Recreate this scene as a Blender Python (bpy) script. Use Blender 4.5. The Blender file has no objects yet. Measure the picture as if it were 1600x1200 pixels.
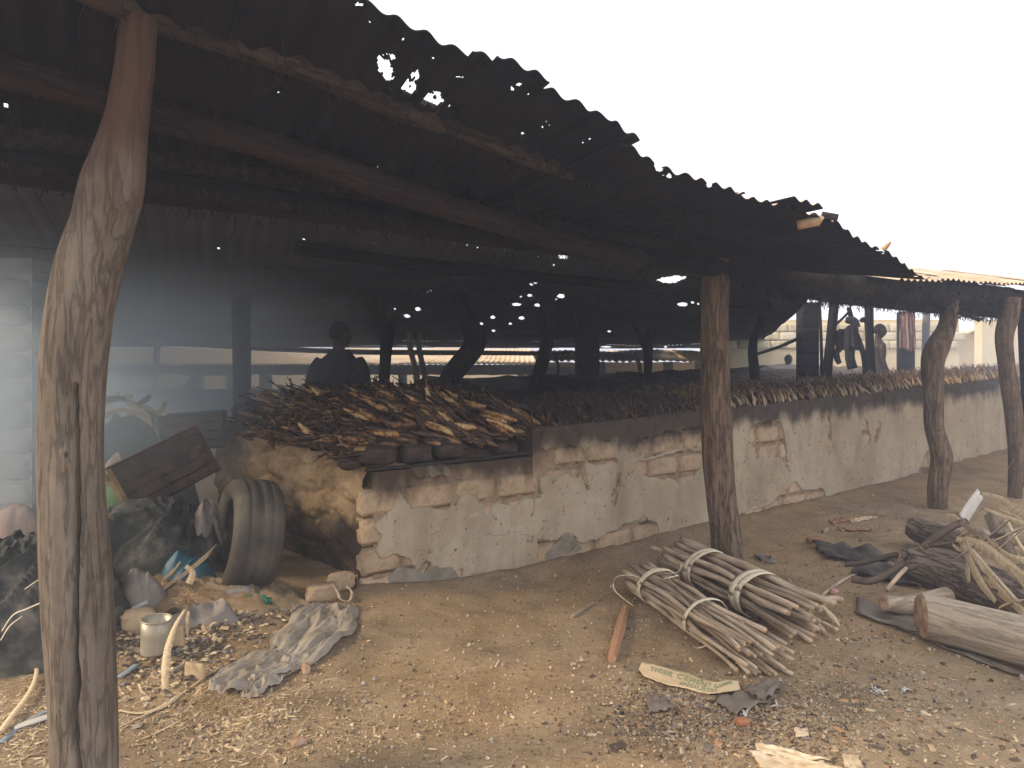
import bpy, math, random
import numpy as np
from mathutils import Vector, Matrix, noise
random.seed(7); np.random.seed(7)
R = math.radians
sc = bpy.context.scene
COL = sc.collection

# ------------------------------------------------------------------ camera
EYE = 1.6; FP = 1067.0; HX = 800.0; HY = 565.0
cam_d = bpy.data.cameras.new('camera'); cam = bpy.data.objects.new('camera', cam_d); COL.objects.link(cam)
cam.location = (0, 0, EYE); cam.rotation_euler = (R(90), 0, 0)
cam_d.sensor_width = 36; cam_d.lens = 24.0; cam_d.shift_y = -35.0/1600; cam_d.clip_start = 0.05; cam_d.clip_end = 400
sc.camera = cam

# ------------------------------------------------------------------ world, sun, exposure
w = bpy.data.worlds.new('World'); sc.world = w; w.use_nodes = True
nt = w.node_tree; nt.nodes.clear()
wo = nt.nodes.new('ShaderNodeOutputWorld'); bg = nt.nodes.new('ShaderNodeBackground')
sky = nt.nodes.new('ShaderNodeTexSky'); sky.sky_type = 'NISHITA'; sky.sun_disc = False
SUN_EL, SUN_AZ = 32.0, -104.0          # azimuth from +Y, clockwise positive
sky.sun_elevation = R(SUN_EL); sky.sun_rotation = R(SUN_AZ); sky.dust_density = 6; sky.air_density = 1.0
mx = nt.nodes.new('ShaderNodeMixRGB'); mx.inputs[0].default_value = 0.90
mx.inputs[2].default_value = (7.5, 7.5, 8.0, 1)     # pale, even overcast veil over the blue sky
nt.links.new(sky.outputs[0], mx.inputs[1]); nt.links.new(mx.outputs[0], bg.inputs[0])
bg.inputs[1].default_value = 0.13
nt.links.new(bg.outputs[0], wo.inputs[0])
sd = bpy.data.lights.new('sun', 'SUN'); sd.energy = 2.0; sd.angle = R(9); sd.color = (1.0, 0.79, 0.54)
sun = bpy.data.objects.new('sun', sd); COL.objects.link(sun)
sdir = Vector((math.sin(R(SUN_AZ))*math.cos(R(SUN_EL)), math.cos(R(SUN_AZ))*math.cos(R(SUN_EL)), math.sin(R(SUN_EL))))
sun.rotation_euler = sdir.to_track_quat('Z', 'Y').to_euler()
sc.view_settings.view_transform = 'Standard'; sc.view_settings.look = 'None'
sc.view_settings.exposure = 0.75; sc.view_settings.gamma = 1.0; sc.view_settings.use_curve_mapping = False
sc.render.engine = 'CYCLES'
cy = sc.cycles
cy.use_denoising = True; cy.max_bounces = 6; cy.diffuse_bounces = 4; cy.glossy_bounces = 2
cy.volume_bounces = 2; cy.transparent_max_bounces = 6; cy.volume_step_rate = 2.0; cy.volume_max_steps = 64
cy.sample_clamp_indirect = 4.0

# ------------------------------------------------------------------ helpers
def V3(*a): return Vector(a)
def nz(x, y, z=0.0): return noise.noise(Vector((x, y, z)))
def fbm(x, y, z=0.0, o=4):
    a = 0; k = 1; f = 1
    for _ in range(o):
        a += k*noise.noise(Vector((x*f, y*f, z*f+7.3*f))); k *= .5; f *= 2.03
    return a
def P(x, y, Y): return Vector(((x-HX)/FP*Y, Y, EYE-(y-HY)/FP*Y))
CX, CY = -1.02, 4.74
TH = R(35); UX, UY = math.cos(TH), math.sin(TH)          # oven frame: s along the front wall, t into the shed
def W(s, t, z): return Vector((CX+UX*s-UY*t, CY+UY*s+UX*t, z))
def ST(x, y):
    dx, dy = x-CX, y-CY
    return dx*UX+dy*UY, -dx*UY+dy*UX
def sstep(a, b, x):
    if b == a: return 0.0
    k = (x-a)/(b-a); k = 0 if k < 0 else 1 if k > 1 else k
    return k*k*(3-2*k)
GS = [-20, -3, 0, .8, 1.6, 3, 5.75, 8.2, 11, 14, 60]; GZ = [0, 0, 0, -.08, -.08, -.055, -.02, .05, .2, .3, .3]
def gh0(x, y):
    s, t = ST(x, y)
    z = float(np.interp(s, GS, GZ))
    k = sstep(-2.6, -.2, t) if t < 0 else 1.0
    if z > 0: k = sstep(-2.2, -.3, t) if t < 0 else 1.0
    z *= k
    z -= .75*sstep(13, 20, y)*(1-sstep(3.5, 8, x-(y-14)*.25))
    z += .16*math.exp(-(((x+2.6)/1.0)**2+((y-4.6)/.8)**2))       # rubbish heap by the tyre
    z += .05*math.exp(-(((x+1.75)/.5)**2+((y-3.9)/.45)**2))
    if t < 0: z += .045*math.exp(-((t+.02)/.22)**2)*(1 if s > -.1 else 0)
    return z
def gh(x, y):
    z = gh0(x, y)
    if -12 < x < 14 and -3 < y < 16:
        z += .022*nz(x*.9, y*.9, 3)+.012*nz(x*2.7, y*2.7, 5)+.009*nz(x*6, y*6, 1)+.007*max(0, nz(x*4.4, y*4.4, 6))+.0035*nz(x*21, y*21, 2)
    return z
def G(x, y, dz=0.0):
    """world point on the ground seen at pixel x, y of the photograph"""
    z = 0.0
    for _ in range(8):
        Y = FP*(EYE-z)/max(y-HY, 1); z = gh0((x-HX)/FP*Y, Y)
    X = (x-HX)/FP*Y
    return Vector((X, Y, gh(X, Y)+dz))

FR = {}
def tag(o, label=None, cat=None, group=None, kind=None):
    if label: o['label'] = label
    if cat: o['category'] = cat
    if group: o['group'] = group
    if kind: o['kind'] = kind
    return o
def thing(name, label, cat, loc=(0, 0, 0), rot=None, group=None):
    o = bpy.data.objects.new(name, None); COL.objects.link(o); o.empty_display_size = .1
    m = Matrix.Translation(Vector(loc)) @ (rot if rot else Matrix.Identity(4))
    o.matrix_basis = m; FR[o] = m
    return tag(o, label, cat, group)
def put(me, name, parent=None, frame=None):
    o = bpy.data.objects.new(name, me); COL.objects.link(o)
    frame = frame or (FR[parent] if parent else Matrix.Identity(4))
    if parent: o.parent = parent; o.matrix_basis = FR[parent].inverted() @ frame
    else: o.matrix_basis = frame
    FR[o] = frame
    return o
def mkmesh(name, V, F, mats, smooth=False, fm=None):
    me = bpy.data.meshes.new(name)
    me.from_pydata([tuple(v) for v in V] if not isinstance(V, np.ndarray) else V.tolist(), [], F)
    for m in (mats if isinstance(mats, (list, tuple)) else [mats]): me.materials.append(m)
    if smooth: me.polygons.foreach_set('use_smooth', [True]*len(me.polygons))
    if fm is not None: me.polygons.foreach_set('material_index', fm)
    me.update(); return me
def mesh(name, V, F, mats, parent=None, frame=None, smooth=False, fm=None, local=False):
    A = np.array([tuple(v) for v in V], dtype=float)
    if frame is None:
        if parent: frame = FR[parent]
        elif local: frame = Matrix.Identity(4)
        else:
            mn, mxx = A.min(0), A.max(0)
            frame = Matrix.Translation(((mn[0]+mxx[0])/2, (mn[1]+mxx[1])/2, mn[2]))
    if not local:
        I = np.array(frame.inverted()); A = A @ I[:3, :3].T + I[:3, 3]
    return put(mkmesh(name, A, F, mats, smooth, fm), name, parent, frame)
def join(parts):
    V = []; F = []; fm = []
    for p in parts:
        v, f = p[0], p[1]; m = p[2] if len(p) > 2 else 0
        o = len(V); V.extend(v); F.extend([tuple(i+o for i in q) for q in f]); fm.extend([m]*len(f))
    return V, F, fm
def box(x0, x1, y0, y1, z0, z1):
    V = [(x, y, z) for x in (x0, x1) for y in (y0, y1) for z in (z0, z1)]
    F = [(0, 1, 3, 2), (4, 6, 7, 5), (0, 4, 5, 1), (2, 3, 7, 6), (0, 2, 6, 4), (1, 5, 7, 3)]
    return V, F
def xf(VF, M):
    return [M @ Vector(v) for v in VF[0]], VF[1]
def frameto(p, xdir, up=(0, 0, 1)):
    x = Vector(xdir).normalized(); u = Vector(up)
    y = u.cross(x)
    if y.length < 1e-4: y = Vector((0, 1, 0)).cross(x)
    y.normalize(); z = x.cross(y)
    m = Matrix((x, y, z)).transposed().to_4x4(); m.translation = Vector(p); return m
def catmull(pts, k=6):
    """pts: list of tuples of any length; smooth resampling"""
    A = [np.array(p, dtype=float) for p in pts]
    if len(A) == 2: return [A[0]+(A[1]-A[0])*i/k for i in range(k+1)]
    A = [2*A[0]-A[1]]+A+[2*A[-1]-A[-2]]
    out = []
    for i in range(1, len(A)-2):
        p0, p1, p2, p3 = A[i-1:i+3]
        for j in range(k):
            t = j/k
            out.append(.5*((2*p1)+(-p0+p2)*t+(2*p0-5*p1+4*p2-p3)*t*t+(-p0+3*p1-3*p2+p3)*t**3))
    out.append(A[-2]); return out
def tube(pts, n=10, k=5, amp=0.0, fr=3.0, ridge=0.0, cap=True, seed=0.0, flat=1.0):
    """pts: (x,y,z,r)"""
    S = catmull(pts, k) if k else [np.array(p, float) for p in pts]
    C = [Vector(p[:3]) for p in S]; Rr = [max(p[3], 1e-4) for p in S]
    V = []; F = []
    up = Vector((.31, .95, .05)); prev = None
    for i, c in enumerate(C):
        d = (C[min(i+1, len(C)-1)]-C[max(i-1, 0)]).normalized()
        a = (prev if prev is not None else up.cross(d)); a = (a-d*a.dot(d))
        if a.length < 1e-5: a = Vector((1, 0, 0)).cross(d)
        a.normalize(); b = d.cross(a); prev = a
        for j in range(n):
            th = 2*math.pi*j/n; r = Rr[i]
            if amp or ridge:
                q = c*fr
                r *= 1+amp*nz(q.x+math.cos(th)*1.2+seed, q.y+math.sin(th)*1.2, q.z*.8)
                if ridge: r *= 1+ridge*nz(math.cos(th)*4+seed, math.sin(th)*4, c.z*2.2+c.x+c.y)+ridge*.5*nz(math.cos(th)*11+seed, math.sin(th)*11, (c.z+c.x*.7+c.y*.7)*5)
            V.append(c+a*(math.cos(th)*r)+b*(math.sin(th)*r*flat))
    m = len(C)
    for i in range(m-1):
        for j in range(n):
            j2 = (j+1) % n
            F.append((i*n+j, i*n+j2, (i+1)*n+j2, (i+1)*n+j))
    if cap:
        F.append(tuple(range(n-1, -1, -1))); F.append(tuple((m-1)*n+j for j in range(n)))
    return V, F
def grid(nu, nv, fn, close=False):
    V = [fn(i/(nu-1), j/(nv-1)) for i in range(nu) for j in range(nv)]
    F = [(i*nv+j, (i+1)*nv+j, (i+1)*nv+j+1, i*nv+j+1) for i in range(nu-1) for j in range(nv-1)]
    return V, F
def thick(VF, off):
    """give a sheet real thickness: second layer offset by a vector or per-vertex normal distance, edges closed"""
    V, F = VF; n = len(V)
    off = Vector(off)
    V2 = [Vector(v)+off for v in V]
    ed = {}
    for f in F:
        for a, b in zip(f, f[1:]+f[:1]):
            if (b, a) in ed: ed.pop((b, a))
            else: ed[(a, b)] = 1
    G2 = [tuple(i+n for i in reversed(f)) for f in F]
    G3 = [(b, a, a+n, b+n) for (a, b) in ed]
    return [Vector(v) for v in V]+V2, list(F)+G2+G3
def rock(n=1, sx=1, sy=1, sz=1, amp=.2, seed=0.0, box_=0.0):
    import bmesh
    bm = bmesh.new(); bmesh.ops.create_icosphere(bm, subdivisions=n, radius=1)
    V = []
    for v in bm.verts:
        c = v.co.copy()
        if box_:
            m = max(abs(c.x), abs(c.y), abs(c.z)); c = c.lerp(c/m*.85, box_)
        c *= 1+amp*nz(c.x*1.7+seed, c.y*1.7, c.z*1.7)+amp*.4*nz(c.x*5+seed, c.y*5, c.z*5)
        V.append(Vector((c.x*sx, c.y*sy, c.z*sz)))
    F = [tuple(v.index for v in f.verts) for f in bm.faces]; bm.free(); return V, F
def brickmesh(l, d, h, seed, nd=3, amp=.012, rnd=.02):
    """rounded irregular block, base centre front at origin: x 0..l, y 0..d, z 0..h"""
    nx, ny, nzz = nd+2, 2+nd//2, nd+1
    idx = {}; V = []; F = []
    def vid(i, j, k):
        if (i, j, k) in idx: return idx[(i, j, k)]
        def soft(a, n, L):
            q = a/n
            if a == 0: return 0
            if a == n: return L
            return L*q
        x, y, z = soft(i, nx, l), soft(j, ny, d), soft(k, nzz, h)
        e = [(i in (0, nx)), (j in (0, ny)), (k in (0, nzz))]
        if sum(e) >= 2:
            cx, cy_, cz = l/2, d/2, h/2
            v = Vector((cx-x, cy_-y, cz-z)); s_ = Vector((math.copysign(rnd, v.x) if e[0] else 0, math.copysign(rnd, v.y) if e[1] else 0, math.copysign(rnd, v.z) if e[2] else 0))
            x += s_.x*.5; y += s_.y*.5; z += s_.z*.5
        a = amp
        x += a*nz(x*9+seed, y*9, z*9); y += a*nz(x*8, y*8+seed, z*8+4)+a*.6*nz(x*23+seed, 0, z*23); z += a*.8*nz(x*7, y*7+9, z*7+seed)
        idx[(i, j, k)] = len(V); V.append((x, y, z)); return idx[(i, j, k)]
    for i in range(nx):
        for k in range(nzz):
            F.append((vid(i, 0, k), vid(i+1, 0, k), vid(i+1, 0, k+1), vid(i, 0, k+1)))
            F.append((vid(i, ny, k), vid(i, ny, k+1), vid(i+1, ny, k+1), vid(i+1, ny, k)))
    for j in range(ny):
        for k in range(nzz):
            F.append((vid(0, j, k), vid(0, j, k+1), vid(0, j+1, k+1), vid(0, j+1, k)))
            F.append((vid(nx, j, k), vid(nx, j+1, k), vid(nx, j+1, k+1), vid(nx, j, k+1)))
    for i in range(nx):
        for j in range(ny):
            F.append((vid(i, j, nzz), vid(i+1, j, nzz), vid(i+1, j+1, nzz), vid(i, j+1, nzz)))
            F.append((vid(i, j, 0), vid(i, j+1, 0), vid(i+1, j+1, 0), vid(i+1, j, 0)))
    return V, F
def ribbon(pts, wdt, side=None, th=.0015, k=6, curl=0.0):
    """flat strip through pts, width wdt (number or list), side = width direction"""
    wl = wdt if isinstance(wdt, (list, tuple)) else [wdt]*len(pts)
    S = catmull([tuple(p)+(q,) for p, q in zip(pts, wl)], k)
    C = [Vector(p[:3]) for p in S]; V = []; n = len(C)
    for i, c in enumerate(C):
        d = (C[min(i+1, n-1)]-C[max(i-1, 0)]).normalized()
        sd_ = Vector(side) if side is not None else d.cross(Vector((0, 0, 1)))
        if sd_.length < 1e-4: sd_ = Vector((1, 0, 0))
        sd_ = (sd_-d*sd_.dot(d)).normalized(); nn = d.cross(sd_)
        h = max(S[i][3], .0005)*.5
        V += [c-sd_*h+nn*curl*h, c, c+sd_*h+nn*curl*h]
    F = []
    for i in range(n-1):
        for j in range(2): F.append((i*3+j, (i+1)*3+j, (i+1)*3+j+1, i*3+j+1))
    return thick((V, F), (th*.3, th*.3, -th))
def dupmesh(o, frame, parent=None, name=None):
    c = o.copy(); COL.objects.link(c)
    for k_ in ('label', 'category', 'group'):
        if parent and k_ in c: del c[k_]
    c.parent = parent
    c.matrix_basis = (FR[parent].inverted() @ frame) if parent else frame
    FR[c] = frame; return c

# ------------------------------------------------------------------ materials
def rgb(c): return (c[0], c[1], c[2], 1)
class NT:
    def __init__(s, name):
        s.m = bpy.data.materials.new(name); s.m.use_nodes = True; s.t = s.m.node_tree
        s.b = s.t.nodes['Principled BSDF']; s.b.inputs['Specular IOR Level'].default_value = .2
        s.co = s.n('ShaderNodeTexCoord')
    def n(s, ty, **k):
        q = s.t.nodes.new(ty)
        for a, v in k.items(): setattr(q, a, v)
        return q
    def l(s, a, b): s.t.links.new(a, b)
    def val(s, x, inp):
        if hasattr(x, 'links') or isinstance(x, bpy.types.NodeSocket): s.l(x, inp)
        else: inp.default_value = x
    def mapc(s, sc_=(1, 1, 1), src='Object', loc=(0, 0, 0)):
        m = s.n('ShaderNodeMapping'); m.inputs['Scale'].default_value = sc_; m.inputs['Location'].default_value = loc
        s.l(s.co.outputs[src], m.inputs[0]); return m.outputs[0]
    def noise(s, scale, detail=5, vec=None, rough=.6, dist=0):
        q = s.n('ShaderNodeTexNoise'); q.inputs['Scale'].default_value = scale; q.inputs['Detail'].default_value = detail
        q.inputs['Roughness'].default_value = rough; q.inputs['Distortion'].default_value = dist
        s.l(vec if vec is not None else s.mapc(), q.inputs['Vector']); return q.outputs['Fac']
    def ramp(s, fac, stops):
        q = s.n('ShaderNodeValToRGB'); e = q.color_ramp.elements
        while len(e) < len(stops): e.new(.5)
        for el, (p, c) in zip(e, stops):
            el.position = p; el.color = rgb(c) if isinstance(c, tuple) else (c, c, c, 1)
        s.l(fac, q.inputs[0]); return q.outputs[0]
    def mix(s, f, a, b, mode='MIX'):
        q = s.n('ShaderNodeMixRGB', blend_type=mode)
        s.val(f, q.inputs[0])
        for x, i in ((a, 1), (b, 2)):
            if isinstance(x, tuple): q.inputs[i].default_value = rgb(x)
            else: s.val(x, q.inputs[i])
        return q.outputs[0]
    def math(s, op, a, b=0.0, c=None):
        q = s.n('ShaderNodeMath', operation=op); s.val(a, q.inputs[0]); s.val(b, q.inputs[1])
        if c is not None: s.val(c, q.inputs[2])
        return q.outputs[0]
    def out(s, col, rough=.9, bump=None, bstr=.4, bdist=.01, spec=None, metal=0):
        if isinstance(col, tuple): s.b.inputs['Base Color'].default_value = rgb(col)
        else: s.l(col, s.b.inputs['Base Color'])
        s.val(rough, s.b.inputs['Roughness'])
        s.b.inputs['Metallic'].default_value = metal
        if spec is not None: s.b.inputs['Specular IOR Level'].default_value = spec
        if bump is not None:
            q = s.n('ShaderNodeBump'); q.inputs['Strength'].default_value = bstr; q.inputs['Distance'].default_value = bdist
            s.l(bump, q.inputs['Height']); s.l(q.outputs[0], s.b.inputs['Normal'])
        return s.m
def simple(name, cols, scale=8, bscale=30, bstr=.4, bdist=.01, rough=.9, stretch=(1, 1, 1), rand=.0, spec=.2, detail=6, metal=0):
    t = NT(name); v = t.mapc(stretch)
    if rand:
        oi = t.n('ShaderNodeObjectInfo'); a = t.n('ShaderNodeVectorMath', operation='ADD')
        c = t.n('ShaderNodeCombineXYZ'); t.l(t.math('MULTIPLY', oi.outputs['Random'], 37.0), c.inputs[0])
        t.l(v, a.inputs[0]); t.l(c.outputs[0], a.inputs[1]); v = a.outputs[0]
    n1 = t.noise(scale, detail, v)
    k = len(cols)
    col = t.ramp(n1, [(.3+.4*i/(k-1), c) for i, c in enumerate(cols)])
    if rand:
        h = t.n('ShaderNodeHueSaturation'); t.l(col, h.inputs['Color'])
        t.l(t.math('MULTIPLY_ADD', oi.outputs['Random'], 2*rand, 1-rand), h.inputs['Value']); col = h.outputs[0]
    return t.out(col, rough, t.noise(bscale, 6, v), bstr, bdist, spec, metal)

MT = {}
def bark(name, dark, mid, light, sx=14, crack=.5, rand=.15, bstr=.8, bdist=.02):
    t = NT(name); v = t.mapc((sx, sx, sx*.13)); v2 = t.mapc((1, 1, 1))
    n1 = t.noise(1.0, 8, v, .65); n2 = t.noise(2.2, 5, v2); n3 = t.noise(26, 4, v2)
    c = t.ramp(n1, [(.32, dark), (.5, mid), (.72, light)])
    c2 = t.mix(t.ramp(n2, [(.35, 0.0), (.65, .6)]), c, tuple(.55*(a+b) for a, b in zip(dark, mid)))
    c3 = t.mix(t.math('MULTIPLY', n3, .5), c2, light)
    rn = t.noise(1.0, 7, t.mapc((sx*1.6, sx*1.6, sx*.20)), .6, .35)
    ck = t.ramp(t.math('ABSOLUTE', t.math('SUBTRACT', rn, .5)), [(0.0, 0.0), (.045, 1.0)])
    pn = t.noise(30, 2, v2); pk = t.ramp(pn, [(.25, 0.0), (.30, 1.0)])
    ck = t.mix(1.0, ck, t.mix(.5, pk, (1., 1., 1.)), 'MULTIPLY')
    c4 = t.mix(crack, c3, t.mix(1.0, c3, ck, 'MULTIPLY'))
    hh = t.math('ADD', t.math('MULTIPLY', ck, crack), t.math('ADD', n1, t.math('MULTIPLY', n3, .35)))
    return t.out(c4, .92, hh, bstr, bdist, .15)
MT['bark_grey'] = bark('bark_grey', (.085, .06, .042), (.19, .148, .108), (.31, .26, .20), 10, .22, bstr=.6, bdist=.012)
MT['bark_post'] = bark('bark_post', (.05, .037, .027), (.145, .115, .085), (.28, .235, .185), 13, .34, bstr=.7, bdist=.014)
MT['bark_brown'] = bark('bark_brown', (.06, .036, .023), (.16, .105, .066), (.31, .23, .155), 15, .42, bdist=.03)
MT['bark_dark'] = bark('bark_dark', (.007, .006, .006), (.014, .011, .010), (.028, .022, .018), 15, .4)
MT['roof_far'] = simple('sooty_main_roof_underside', [(.035, .037, .043), (.05, .052, .059), (.07, .07, .074)], 1.2, 30, .3, .004)
MT['bark_log'] = bark('bark_log', (.10, .07, .05), (.21, .16, .115), (.32, .25, .19), 16, .55, bdist=.03)
MT['log_smooth'] = bark('log_smooth', (.20, .15, .10), (.38, .30, .21), (.50, .42, .31), 12, .3, bdist=.012)
MT['beam_wood'] = bark('beam_wood', (.018, .014, .012), (.042, .033, .027), (.11, .085, .063), 12, .4)
MT['post_pale'] = bark('post_pale', (.12, .09, .06), (.24, .19, .14), (.34, .28, .2), 12, .3)
MT['beam_red'] = bark('beam_red', (.012, .008, .007), (.027, .017, .014), (.055, .034, .027), 12, .3)
MT['stick'] = simple('stick_bark', [(.22, .155, .10), (.42, .32, .22), (.56, .46, .34)], 22, 90, .4, .004, stretch=(.2, 1, 1), rand=.3)
MT['stick_dark'] = simple('stick_brown', [(.06, .042, .03), (.14, .10, .07)], 26, 90, .5, .004, stretch=(.2, 1, 1), rand=.3)
MT['cut_wood'] = simple('cut_wood', [(.34, .20, .10), (.52, .36, .21), (.62, .46, .29)], 18, 80, .4, .004, rand=.12)
MT['cut_brown'] = simple('cut_wood_brown', [(.20, .10, .06), (.40, .26, .16), (.58, .44, .30)], 11, 60, .6, .008)
MT['chip'] = simple('wood_chip', [(.40, .28, .16), (.60, .47, .30), (.70, .58, .42)], 20, 80, .3, .003, rand=.2)
MT['chip_red'] = simple('wood_splinter_red', [(.28, .14, .07), (.42, .25, .14)], 20, 80, .4, .003, stretch=(1, 6, 6), rand=.2)
MT['fibre'] = simple('palm_fibre', [(.42, .30, .16), (.60, .46, .28), (.72, .60, .42)], 14, 70, .5, .003, stretch=(8, 8, 1), rand=.15)
MT['fibre_pale'] = simple('pale_fibre', [(.55, .45, .29), (.72, .62, .44), (.80, .72, .56)], 14, 70, .4, .003, stretch=(8, 8, 1))
MT['straw'] = simple('straw', [(.30, .20, .10), (.52, .38, .21), (.68, .54, .34)], 30, 90, .3, .002)
MT['thatch_dark'] = simple('sooty_straw', [(.010, .008, .007), (.024, .019, .015), (.05, .038, .028)], 30, 90, .5, .004)
MT['char'] = simple('charcoal', [(.02, .018, .016), (.06, .052, .045)], 30, 60, .5, .004)
MT['pebble'] = simple('pebble', [(.22, .18, .14), (.38, .33, .27), (.52, .47, .41)], 9, 50, .3, .003)
MT['soot_metal'] = simple('sooty_sheet_underside', [(.006, .0055, .007), (.011, .010, .012), (.02, .016, .015)], 3.5, 40, .3, .004, rough=.8)
MT['rust_top'] = simple('rusted_sheet_top', [(.36, .24, .14), (.52, .40, .27), (.60, .50, .38)], 3, 40, .3, .004, rough=.8)
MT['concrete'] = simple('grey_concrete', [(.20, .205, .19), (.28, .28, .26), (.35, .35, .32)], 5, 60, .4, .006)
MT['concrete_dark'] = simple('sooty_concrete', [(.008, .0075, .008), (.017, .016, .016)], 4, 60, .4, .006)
MT['cement_patch'] = simple('cement_patch', [(.18, .15, .11), (.27, .235, .18), (.34, .30, .235)], 9, 45, .7, .012)
MT['rubber'] = simple('dusty_rubber', [(.05, .043, .034), (.085, .074, .058), (.14, .122, .093)], 5, 90, .35, .006, rough=.85)
MT['tin'] = simple('dusty_tin', [(.30, .25, .17), (.46, .41, .31), (.55, .5, .4)], 6, 30, .15, .003, rough=.42, metal=.35)
MT['tarp_dark'] = simple('dark_plastic_tarp', [(.026, .026, .022), (.052, .052, .044), (.17, .15, .115)], 7, 60, .7, .010, rough=.75, spec=.3)
MT['tarp_grey'] = simple('grey_sacking', [(.17, .145, .125), (.27, .235, .20), (.36, .31, .26)], 6, 160, .5, .002)
MT['tarp_cloth'] = simple('dirty_white_cloth', [(.23, .185, .135), (.33, .285, .22), (.41, .365, .30)], 5, 240, .5, .0015)
MT['blue_plastic'] = simple('blue_plastic', [(.02, .075, .11), (.05, .15, .19)], 6, 60, .3, .004, rough=.5, spec=.4)
MT['green_cloth'] = simple('green_cloth', [(.09, .15, .06), (.16, .23, .10)], 8, 80, .3, .003)
MT['green_net'] = simple('green_net', [(.005, .12, .085), (.01, .22, .15)], 18, 120, .5, .003)
MT['pink_sack'] = simple('dusty_pink_sack', [(.24, .16, .13), (.34, .24, .19), (.40, .31, .25)], 5, 60, .4, .006)
MT['card'] = simple('brown_card', [(.36, .25, .14), (.50, .37, .22), (.58, .45, .29)], 6, 60, .3, .003)
MT['kraft'] = simple('kraft_paper', [(.50, .37, .20), (.61, .46, .27), (.67, .54, .34)], 6, 60, .3, .003)
MT['print_green'] = simple('faded_green_print', [(.22, .26, .13), (.36, .36, .18)], 60, 60, .1, .001)
MT['grey_sheet'] = simple('grey_fibre_sheet', [(.11, .088, .068), (.19, .155, .12), (.27, .225, .18)], 5, 50, .5, .005)
MT['dark_sheet'] = simple('dark_bent_sheet', [(.04, .036, .03), (.085, .074, .06), (.15, .125, .10)], 6, 50, .4, .005)
MT['white_board'] = simple('white_board', [(.5, .47, .40), (.68, .65, .58)], 8, 60, .3, .003)
MT['white_plastic'] = simple('white_plastic_scrap', [(.40, .36, .31), (.60, .56, .50)], 20, 60, .3, .003, rough=.5)
MT['crate_yellow'] = simple('ochre_crate', [(.10, .065, .025), (.20, .13, .05), (.28, .19, .08)], 6, 60, .3, .004, rough=.7)
MT['crate_dark'] = simple('dark_crate', [(.02, .014, .01), (.05, .032, .022), (.10, .06, .035)], 8, 60, .3, .004, rough=.7)
MT['crate_green'] = simple('green_crate', [(.03, .05, .035), (.06, .09, .06)], 8, 60, .3, .004, rough=.7)
MT['cream_wall'] = simple('cream_wall', [(.60, .48, .28), (.72, .60, .38), (.78, .68, .46)], 1.2, 30, .4, .01)
MT['cream_block'] = simple('cream_block', [(.50, .42, .28), (.66, .57, .40), (.72, .65, .5)], 3, 30, .5, .01, rand=.12)
MT['far_pillar'] = simple('far_grey_pillar', [(.16, .16, .16), (.26, .26, .25)], 3, 30, .4, .01)
MT['far_roof'] = simple('far_rusty_roof', [(.66, .44, .24), (.84, .64, .40), (.88, .74, .54)], .8, 30, .3, .01)
MT['far_dark'] = simple('far_dark_grey', [(.05, .05, .05), (.10, .10, .10)], 2, 30, .3, .01)
MT['skin'] = simple('dark_skin', [(.03, .017, .011), (.05, .03, .02)], 6, 120, .15, .002, rough=.55, spec=.3)
MT['hair'] = simple('black_hair', [(.006, .005, .005), (.015, .013, .012)], 60, 200, .6, .004)
MT['shirt_dark'] = simple('dark_shirt', [(.018, .014, .013), (.04, .03, .027)], 5, 120, .4, .003)
MT['shirt_pale'] = simple('pale_shirt', [(.45, .48, .46), (.62, .64, .60)], 5, 120, .3, .003)
MT['trousers'] = simple('dark_trousers', [(.02, .02, .025), (.04, .04, .05)], 5, 120, .3, .003)
MT['striped'] = None
def m_post():  # reddish tone that light gives the upper post, painted into its colour
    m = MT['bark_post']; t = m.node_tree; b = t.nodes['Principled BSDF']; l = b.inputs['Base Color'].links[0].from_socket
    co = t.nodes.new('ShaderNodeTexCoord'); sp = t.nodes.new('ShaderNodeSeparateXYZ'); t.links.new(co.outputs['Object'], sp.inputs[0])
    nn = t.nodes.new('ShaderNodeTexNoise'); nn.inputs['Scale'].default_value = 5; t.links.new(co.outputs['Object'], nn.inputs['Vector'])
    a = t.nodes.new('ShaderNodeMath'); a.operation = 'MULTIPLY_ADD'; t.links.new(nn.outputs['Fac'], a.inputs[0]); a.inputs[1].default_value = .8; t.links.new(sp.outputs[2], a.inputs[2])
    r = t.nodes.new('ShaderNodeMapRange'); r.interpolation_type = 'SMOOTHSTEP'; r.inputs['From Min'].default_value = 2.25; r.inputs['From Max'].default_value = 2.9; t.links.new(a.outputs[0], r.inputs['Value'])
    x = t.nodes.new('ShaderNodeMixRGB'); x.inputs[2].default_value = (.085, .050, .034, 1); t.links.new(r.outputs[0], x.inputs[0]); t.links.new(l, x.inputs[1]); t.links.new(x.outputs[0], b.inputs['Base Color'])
m_post()
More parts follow.
